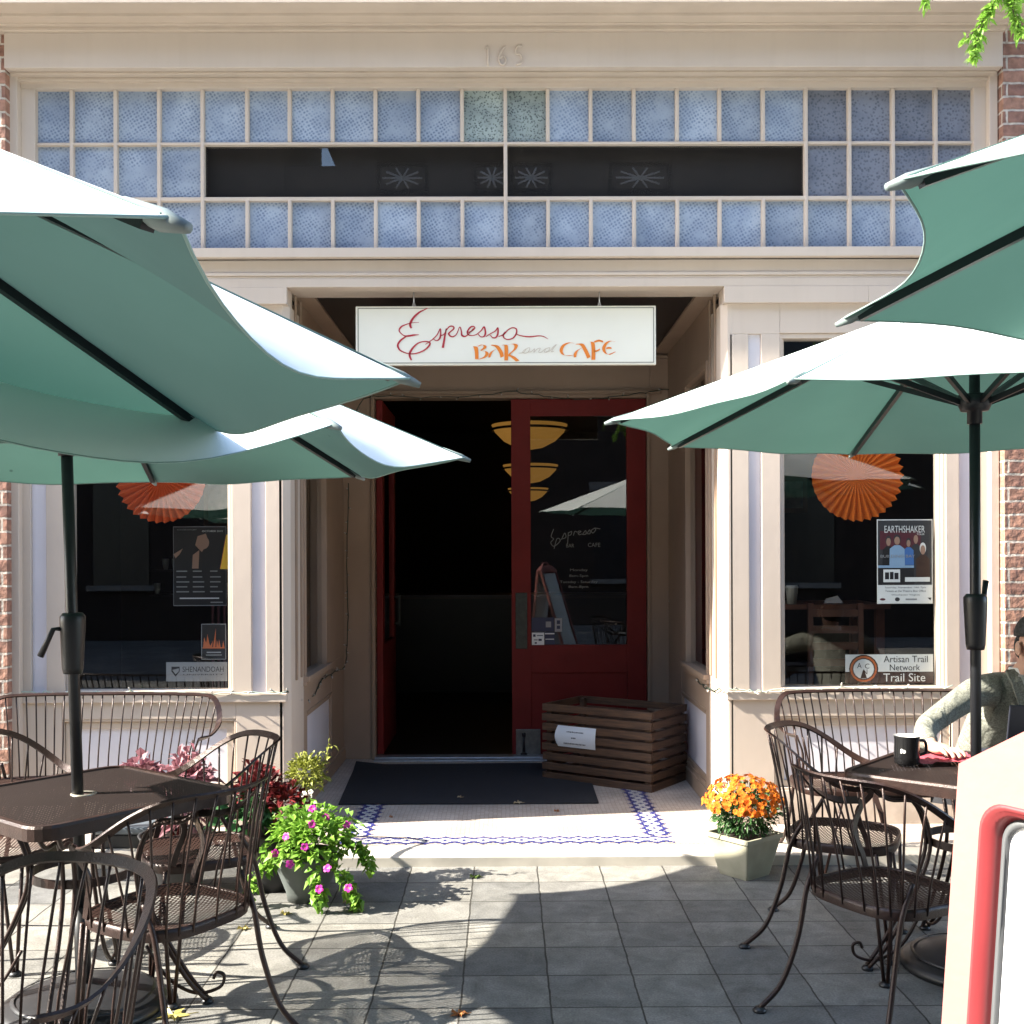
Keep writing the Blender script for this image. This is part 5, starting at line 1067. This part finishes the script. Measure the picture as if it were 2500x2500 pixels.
def match(outer, n):
    cx_, cy_ = WB / 2, .7; res = []
    for (u, v) in n:
        d = Vector((u - cx_, v - cy_)); best = None
        for i in range(len(outer)):
            p, q = Vector(outer[i]), Vector(outer[(i + 1) % len(outer)]); e = q - p; r_ = p - Vector((cx_, cy_)); den = d.x * e.y - d.y * e.x
            if abs(den) < 1e-9: continue
            tt = (r_.x * e.y - r_.y * e.x) / den; s_ = (r_.x * d.y - r_.y * d.x) / den
            if tt > 0 and -1e-6 <= s_ <= 1 + 1e-6: best = tt if best is None else max(best, tt)
        res.append((cx_ + d.x * best, cy_ + d.y * best))
    for o_ in outer:     # keep the true corners
        i = min(range(len(res)), key=lambda k: (res[k][0] - o_[0]) ** 2 + (res[k][1] - o_[1]) ** 2); res[i] = tuple(o_)
    return res
for nm, flip in (('front_panel', 0), ('back_panel', 1)):
    def q3(u, v, w):
        if flip: return O + U * u + Vector((0, 0, v)) + Bk * (.075 + (ZS - v) * .32 - w)
        return O + U * u + Vector((0, 0, v)) - Bk * ((ZS - v) * .1 - w)
    b = MB(); R0 = rrect(.0315, .024); mo = match(outline(0), R0); mo2 = match(outline(.005), R0)
    b.rings([[q3(u, v, .035) for u, v in mo], [q3(u, v, .006) for u, v in mo], [q3(u, v, 0) for u, v in mo2], [q3(u, v, 0) for u, v in R0]], 0, False, capb=False, capt=False)
    fp = b.build(nm, frm, t)
    b = MB(); b.rings([[q3(u, v, w) for u, v in rrect(m_, r_)] for m_, r_, w in ((.0313, .024, .0005), (.0325, .024, -.0015), (.035, .023, -.0015), (.037, .0225, .002), (.040, .022, .003), (.0425, .021, .010), (.045, .020, .016))], 0, True, capb=False, capt=False); b.build('red_trim', redp, fp)
    b = MB(); b.rings([[q3(u, v, w) for u, v in rrect(m_, r_)] for m_, r_, w in ((.044, .020, .0155), (.046, .019, .012), (.050, .018, .012), (.051, .017, .0158))], 0, True, capb=False, capt=False); b.build('gasket', mat('grey_rubber_gasket', (.08, .085, .09), .5), fp)
    b = MB(); r0 = rrect(.045, .020); b.add([q3(u, v, .0162) for u, v in r0], [tuple(range(len(r0)))]); b.build('poster_insert', mat('glossy_white_poster', (.78, .79, .80), .2), fp)
b = MB(); q3 = lambda u, v: O + U * u + Vector((0, 0, v)) + Bk * .02
b.tube(catmull([q3(.15, ZS + .05), q3(.17, ZS + .09), q3(WB / 2, ZS + .10), q3(WB - .17, ZS + .09), q3(WB - .15, ZS + .05)], 6), .011, 10); b.build('handle', frm, t)

# ================================================================== THINGS ON THE RIGHT TABLE
TZ = .7215
c = P(2214, 1870, 4.11); c.z = TZ; t = thing('coffee_mug', 'black coffee mug with white inside on the right table', 'mug', c)
b = MB(); b.lathe([(.040, 0), (.045, .004), (.046, .03), (.045, .09), (.0465, .102), (.0465, .106)], c, 32, capt=False); b.build('mug_body', mat('black_glaze', (.01, .01, .011), .15), t)
b = MB(); b.lathe([(.0465, .106), (.043, .106), (.042, .01), (.002, .009)], c, 32, capb=False); b.build('mug_inside', mat('white_glaze', (.75, .74, .72), .2), t)
b = MB(); b.lathe([(.0415, .085), (.001, .085)], c, 24, capb=False); b.build('coffee', mat('coffee', (.03, .012, .006), .1), t)
b = MB(); b.tube(catmull([c + Vector((.043, .01, .085)), c + Vector((.075, .02, .08)), c + Vector((.078, .02, .04)), c + Vector((.043, .01, .028))], 5), .006, 8); b.build('handle', MATS['black_glaze'], t)
b = MB(); ly = c.y
for k, (dx, dz, r_) in enumerate(((-.034, .056, .006), (-.026, .052, .007), (-.036, .048, .004))):
    ang = math.pi * 1.5 + (dx / .0462); px_ = c.x + .0466 * math.cos(ang); py_ = c.y + .0466 * math.sin(ang)
    tn = Vector((-math.sin(ang), math.cos(ang), 0)); b.add([Vector((px_, py_, c.z + dz)) + tn * r_ * math.cos(R(45 * q)) + Vector((0, 0, r_ * math.sin(R(45 * q)))) for q in range(8)], [tuple(range(8))])
b.build('printed_mark', mat('white_mug_print', (.6, .6, .58), .4), t)
t = thing('laptop', 'dark laptop seen from behind on the right table in front of the seated person', 'laptop', (2.0, 4.16, TZ)); lp = mat('dark_slate_laptop', (.03, .034, .05), .35, metal=.2)
b = MB(); b.box(1.865, 2.18, 4.14, 4.36, TZ, TZ + .016); b.build('keyboard_base', lp, t, bevel=.004); b = MB(); b.obox((2.0225, 4.115, TZ + .115), (.1575, 0, 0), (0, .004, .0008), (0, -.022, .104)); b.build('lid', lp, t, bevel=.004)
b = MB(); gv = []; rr = random.Random(2)
for j in range(9):
    for i in range(13): gv.append((1.53 + .021 * i + rr.uniform(-.003, .003), 4.08 + .022 * j + .2 * (.021 * i) * .5, TZ + .004 + abs(rr.gauss(0, .006))))
b.add(gv, [(j * 13 + i, j * 13 + i + 1, j * 13 + i + 14, j * 13 + i + 13) for j in range(8) for i in range(12)], 0, True)
o = b.build('red_cloth', mat('crimson_patterned_cloth', (.35, .02, .05), .8, col2=(.55, .12, .15), cscale=90)); tag(o, 'crumpled crimson patterned cloth under the person\'s hand on the table', 'cloth')

# ================================================================== PERSON
def skin_obj(name, joints, edges, m, par, sub=2, root=0):
    me = bpy.data.meshes.new(name); off = ORG.get(par.name, Vector((0, 0, 0))) if par else Vector((0, 0, 0)); o = bpy.data.objects.new(name, me); COL.objects.link(o)
    me.from_pydata([Vector(j[0]) - off for j in joints], edges, []); ORG[o.name] = off
    o.modifiers.new('skin', 'SKIN')
    for i, j in enumerate(joints):
        r = j[1] if isinstance(j[1], tuple) else (j[1], j[1]); sv = me.skin_vertices[0].data[i]; sv.radius = r; sv.use_root = (i == root)
    o.modifiers['skin'].use_smooth_shade = True
    s = o.modifiers.new('sub', 'SUBSURF'); s.levels = sub; s.render_levels = sub; me.materials.append(m)
    if par: o.parent = par
    return o
skin = mat('light_skin', (.58, .34, .25), .55, var=.12, vscale=25); tweed = mat('grey_green_tweed', (.13, .135, .11), .9, col2=(.25, .255, .22), cscale=160, bump=.6, bscale=220, detail=2)

def folds(m, sc, dist):
    n, l, b = nodes(m); bp0 = [x for x in n if x.type == 'BUMP'][0]; tc = [x for x in n if x.type == 'TEX_COORD'][0]
    no = N(n, 'ShaderNodeTexNoise', i_Scale=sc, i_Detail=2, i_Distortion=1.5); l.new(tc.outputs['Object'], no.inputs['Vector'])
    b2 = N(n, 'ShaderNodeBump', i_Strength=1, i_Distance=dist); l.new(no.outputs[0], b2.inputs['Height']); l.new(bp0.outputs[0], b2.inputs['Normal']); l.new(b2.outputs[0], b.inputs['Normal'])
folds(tweed, 9, .02)
trous = mat('dark_trousers', (.03, .03, .035), .9); shoe = mat('dark_shoe', (.02, .015, .012), .4); hairm = mat('grey_dark_hair', (.045, .045, .045), .8, var=.6, vscale=60, bump=1, bscale=150)
t = thing('person', 'seated person in a grey green tweed jacket at the right table', 'person', (2.17, 5.0, 0))
hd = Vector((2.195, 4.56, 1.115))
J = []; E = []
def j(p, r, pa=None): J.append((Vector(p), r)); (E.append((pa, len(J) - 1)) if pa is not None else None); return len(J) - 1
pel = j((2.17, 5.05, .50), (.15, .11)); bel = j((2.17, 4.95, .64), (.14, .11), pel); chs = j((2.17, 4.78, .82), (.15, .11), bel); sho = j((2.17, 4.68, .92), (.085, .055), chs)
nk = j((2.18, 4.63, 1.0), .05, sho); hb = j((2.19, 4.59, 1.05), .055, nk); h1 = j(hd, (.073, .09), hb); h2 = j(hd + Vector((0, .01, .07)), (.068, .085), h1)
sR = j((2.0, 4.66, .92), .038, sho); eR = j((1.70, 4.49, .79), .042, sR); wR = j((1.645, 4.28, .757), (.026, .021), eR); pR = j((1.665, 4.215, .754), (.034, .017), wR)
for k, (dx, L_) in enumerate(((-.028, .85), (-.009, 1.0), (.010, .95), (.028, .75))):
    a = j((1.672 + dx * .95, 4.178 + .004 * k, .760), .0095, pR); bq = j((1.680 + dx * 1.25, 4.178 - .038 * L_, .756), .0085, a); cq = j((1.682 + dx * 1.3, 4.178 - .058 * L_, .738), .0075, bq)
a = j((1.700, 4.225, .748), .011, pR); a = j((1.725, 4.205, .742), .009, a)
sL = j((2.35, 4.70, .92), .038, sho); eL = j((2.52, 4.52, .76), .042, sL); wL = j((2.36, 4.34, .765), (.026, .021), eL); pL = j((2.30, 4.30, .76), (.034, .017), wL)
for k in range(4): dx = -.024 + .016 * k; a = j((2.272, 4.29 + dx, .762), .0095, pL); a = j((2.238, 4.285 + dx * 1.1, .755), .0085, a); a = j((2.222, 4.283 + dx * 1.1, .745), .0075, a)
a = j((2.275, 4.335, .758), .011, pL); a = j((2.25, 4.345, .752), .009, a)
for s_, x in ((-1, 2.07), (1, 2.28)): a = j((x, 4.95, .48), .085, pel); a = j((x, 4.62, .50), .062, a); a = j((x, 4.66, .28), .05, a); a = j((x, 4.68, .07), .035, a); a = j((x, 4.58, .04), (.035, .025), a); a = j((x, 4.52, .035), (.03, .02), a)
skin_obj('body', J, E, skin, t)
# clothing
J = []; E = []
a0 = j((2.17, 5.06, .47), (.165, .125)); a1 = j((2.17, 4.95, .64), (.155, .125), a0); a2 = j((2.17, 4.79, .81), (.165, .125), a1); a3 = j((2.17, 4.69, .93), (.125, .085), a2)
a = j((1.985, 4.66, .925), .070, a3); a = j((1.84, 4.57, .865), .056, a); a = j((1.705, 4.495, .80), .050, a); a = j((1.668, 4.41, .772), .047, a); a = j((1.648, 4.305, .762), (.040, .034), a)
a = j((2.365, 4.70, .925), .070, a3); a = j((2.52, 4.52, .77), .056, a); a = j((2.40, 4.38, .772), (.040, .034), a)
jk = skin_obj('jacket', J, E, tweed, t)
J = []; E = []
a0 = j((2.17, 5.08, .47), (.17, .12))
for x in (2.07, 2.28): a = j((x, 4.95, .485), .095, a0); a = j((x, 4.61, .50), .075, a); a = j((x, 4.66, .28), .062, a); a = j((x, 4.68, .10), .055, a)
skin_obj('trousers', J, E, trous, t)
for x in (2.07, 2.28): J = []; E = []; a = j((x, 4.70, .05), (.045, .045)); a = j((x, 4.60, .045), (.045, .038), a); a = j((x, 4.50, .035), (.038, .028), a); skin_obj('shoe', J, E, shoe, t)
# hair cap, ears, face, shirt
def ellip(b, c, r, n=16, m=0, z0=-1, z1=1, cut=None):
    rg = []
    for i in range(n + 1):
        ph = math.pi * i / n; z = -math.cos(ph)
        if z < z0 - 1e-6 or z > z1 + 1e-6: continue
        rg.append([Vector((c[0] + r[0] * math.sin(ph) * math.cos(2 * math.pi * k / 20), c[1] + r[1] * math.sin(ph) * math.sin(2 * math.pi * k / 20), c[2] + r[2] * z)) for k in range(20)])
    b.rings(rg, m, True); return b
b = MB(); ellip(b, hd + Vector((0, .022, .045)), (.080, .092, .095), z0=-.15); b2 = b.build('hair', hairm, t)
b = MB(); ellip(b, hd + Vector((0, .055, .0)), (.070, .055, .075)); b.build('hair_back', hairm, t)
for s_ in (-1, 1): b = MB(); ellip(b, hd + Vector((s_ * .078, .005, -.005)), (.011, .020, .030)); b.build('ear', skin, t)
b = MB(); ellip(b, hd + Vector((0, -.092, -.015)), (.013, .018, .022)); b.build('nose', skin, t)
for s_ in (-1, 1): b = MB(); ellip(b, hd + Vector((s_ * .03, -.082, .015)), (.012, .008, .008)); b.build('eye', white, t); b = MB(); b.tube([hd + Vector((s_ * .016, -.088, .035)), hd + Vector((s_ * .045, -.080, .035))], .004, 5); b.build('eyebrow', hairm, t)
b = MB(); b.tube([hd + Vector((-.022, -.084, -.055)), hd + Vector((0, -.090, -.053)), hd + Vector((.022, -.084, -.055))], .005, 6); b.build('mouth', mat('lips', (.40, .16, .13), .5), t)
shm = mat('pale_shirt', (.6, .6, .58), .8)
b = MB(); b.lathe([(.068, -.01), (.062, .035), (.058, .04)], (2.18, 4.645, .985), 20, capb=False, capt=False); b.build('shirt_collar', shm, t)
b = MB(); b.add([(2.125, 4.585, 1.0), (2.235, 4.585, 1.0), (2.20, 4.60, .86), (2.16, 4.60, .86)], [(0, 1, 2, 3)]); b.build('shirt_front', shm, t)
for s_ in (-1, 1): b = MB(); b.band([(2.18 + s_ * .07, 4.62, 1.015), (2.18 + s_ * .065, 4.575, .97), (2.18 + s_ * .035, 4.575, .88), (2.18 + s_ * .012, 4.60, .80)], (1, 0, 0), .045, .012); b.build('lapel', tweed, jk)

# ================================================================== FALLEN LEAVES
lm_ = {'yellow': leaf_mat('yellow_fallen_leaf', (.42, .36, .10), (.5, .42, .15), .2), 'brown': leaf_mat('brown_fallen_leaf', (.40, .16, .05), (.3, .12, .04), .1), 'tan': leaf_mat('tan_fallen_leaf', (.42, .33, .20), (.35, .28, .17), .1), 'green': leaf_mat('green_fallen_leaf', (.10, .16, .03), (.12, .2, .04), .2)}
def fallen(px, py, z, s, colr, label, n=5):
    Y = (EYE - z) * F / (py - HY); c = P(px, py, Y); rr = random.Random(px); b = MB(); vs = [c + Vector((0, 0, .006))]; N_ = n * 4
    for k in range(N_):
        a = 2 * math.pi * k / N_; r = s * (1.0 if k % 4 == 0 else (.62 if k % 4 in (1, 3) else .42)) * rr.uniform(.85, 1.1); vs.append(c + Vector((r * math.cos(a) * 1.2, r * math.sin(a), .004 + rr.uniform(0, .016) * (k % 2))))
    b.add(vs, [(0, 1 + k, 1 + (k + 1) % N_) for k in range(N_)]); b.tube([c, c + Vector((s * 1.4, s * .4, .004))], .0015, 4)
    tag(b.build('fallen_leaf', lm_[colr]), label, 'leaf', 'fallen leaves on the paving and mat')
fallen(420, 2476, 0, .055, 'yellow', 'large pale yellow leaf on the paving beside the left umbrella base')
fallen(1115, 2478, 0, .030, 'brown', 'orange brown leaf on the paving at bottom centre')
fallen(1156, 2143, 0, .028, 'green', 'green leaf on the paving just in front of the step')
fallen(845, 2203, 0, .020, 'tan', 'tan leaf on the paving under the trailing plant beside the grey pot')
fallen(1121, 1947, FL + .012, .017, 'tan', 'small pale leaf in the middle of the black doormat')
fallen(1262, 1962, FL + .004, .028, 'tan', 'curled tan leaf at the front edge of the black doormat')
fallen(1356, 1983, FL, .014, 'brown', 'small dark leaf on the entry tiles right of the mat front')
fallen(692, 2230, 0, .022, 'yellow', 'small yellow green leaf on the paving left of the grey pot')
fallen(590, 2266, 0, .026, 'yellow', 'yellow leaf on the paving behind the rear chair leg')
fallen(952, 1995, FL, .010, 'brown', 'tiny brown leaf on the entry tiles left of centre')
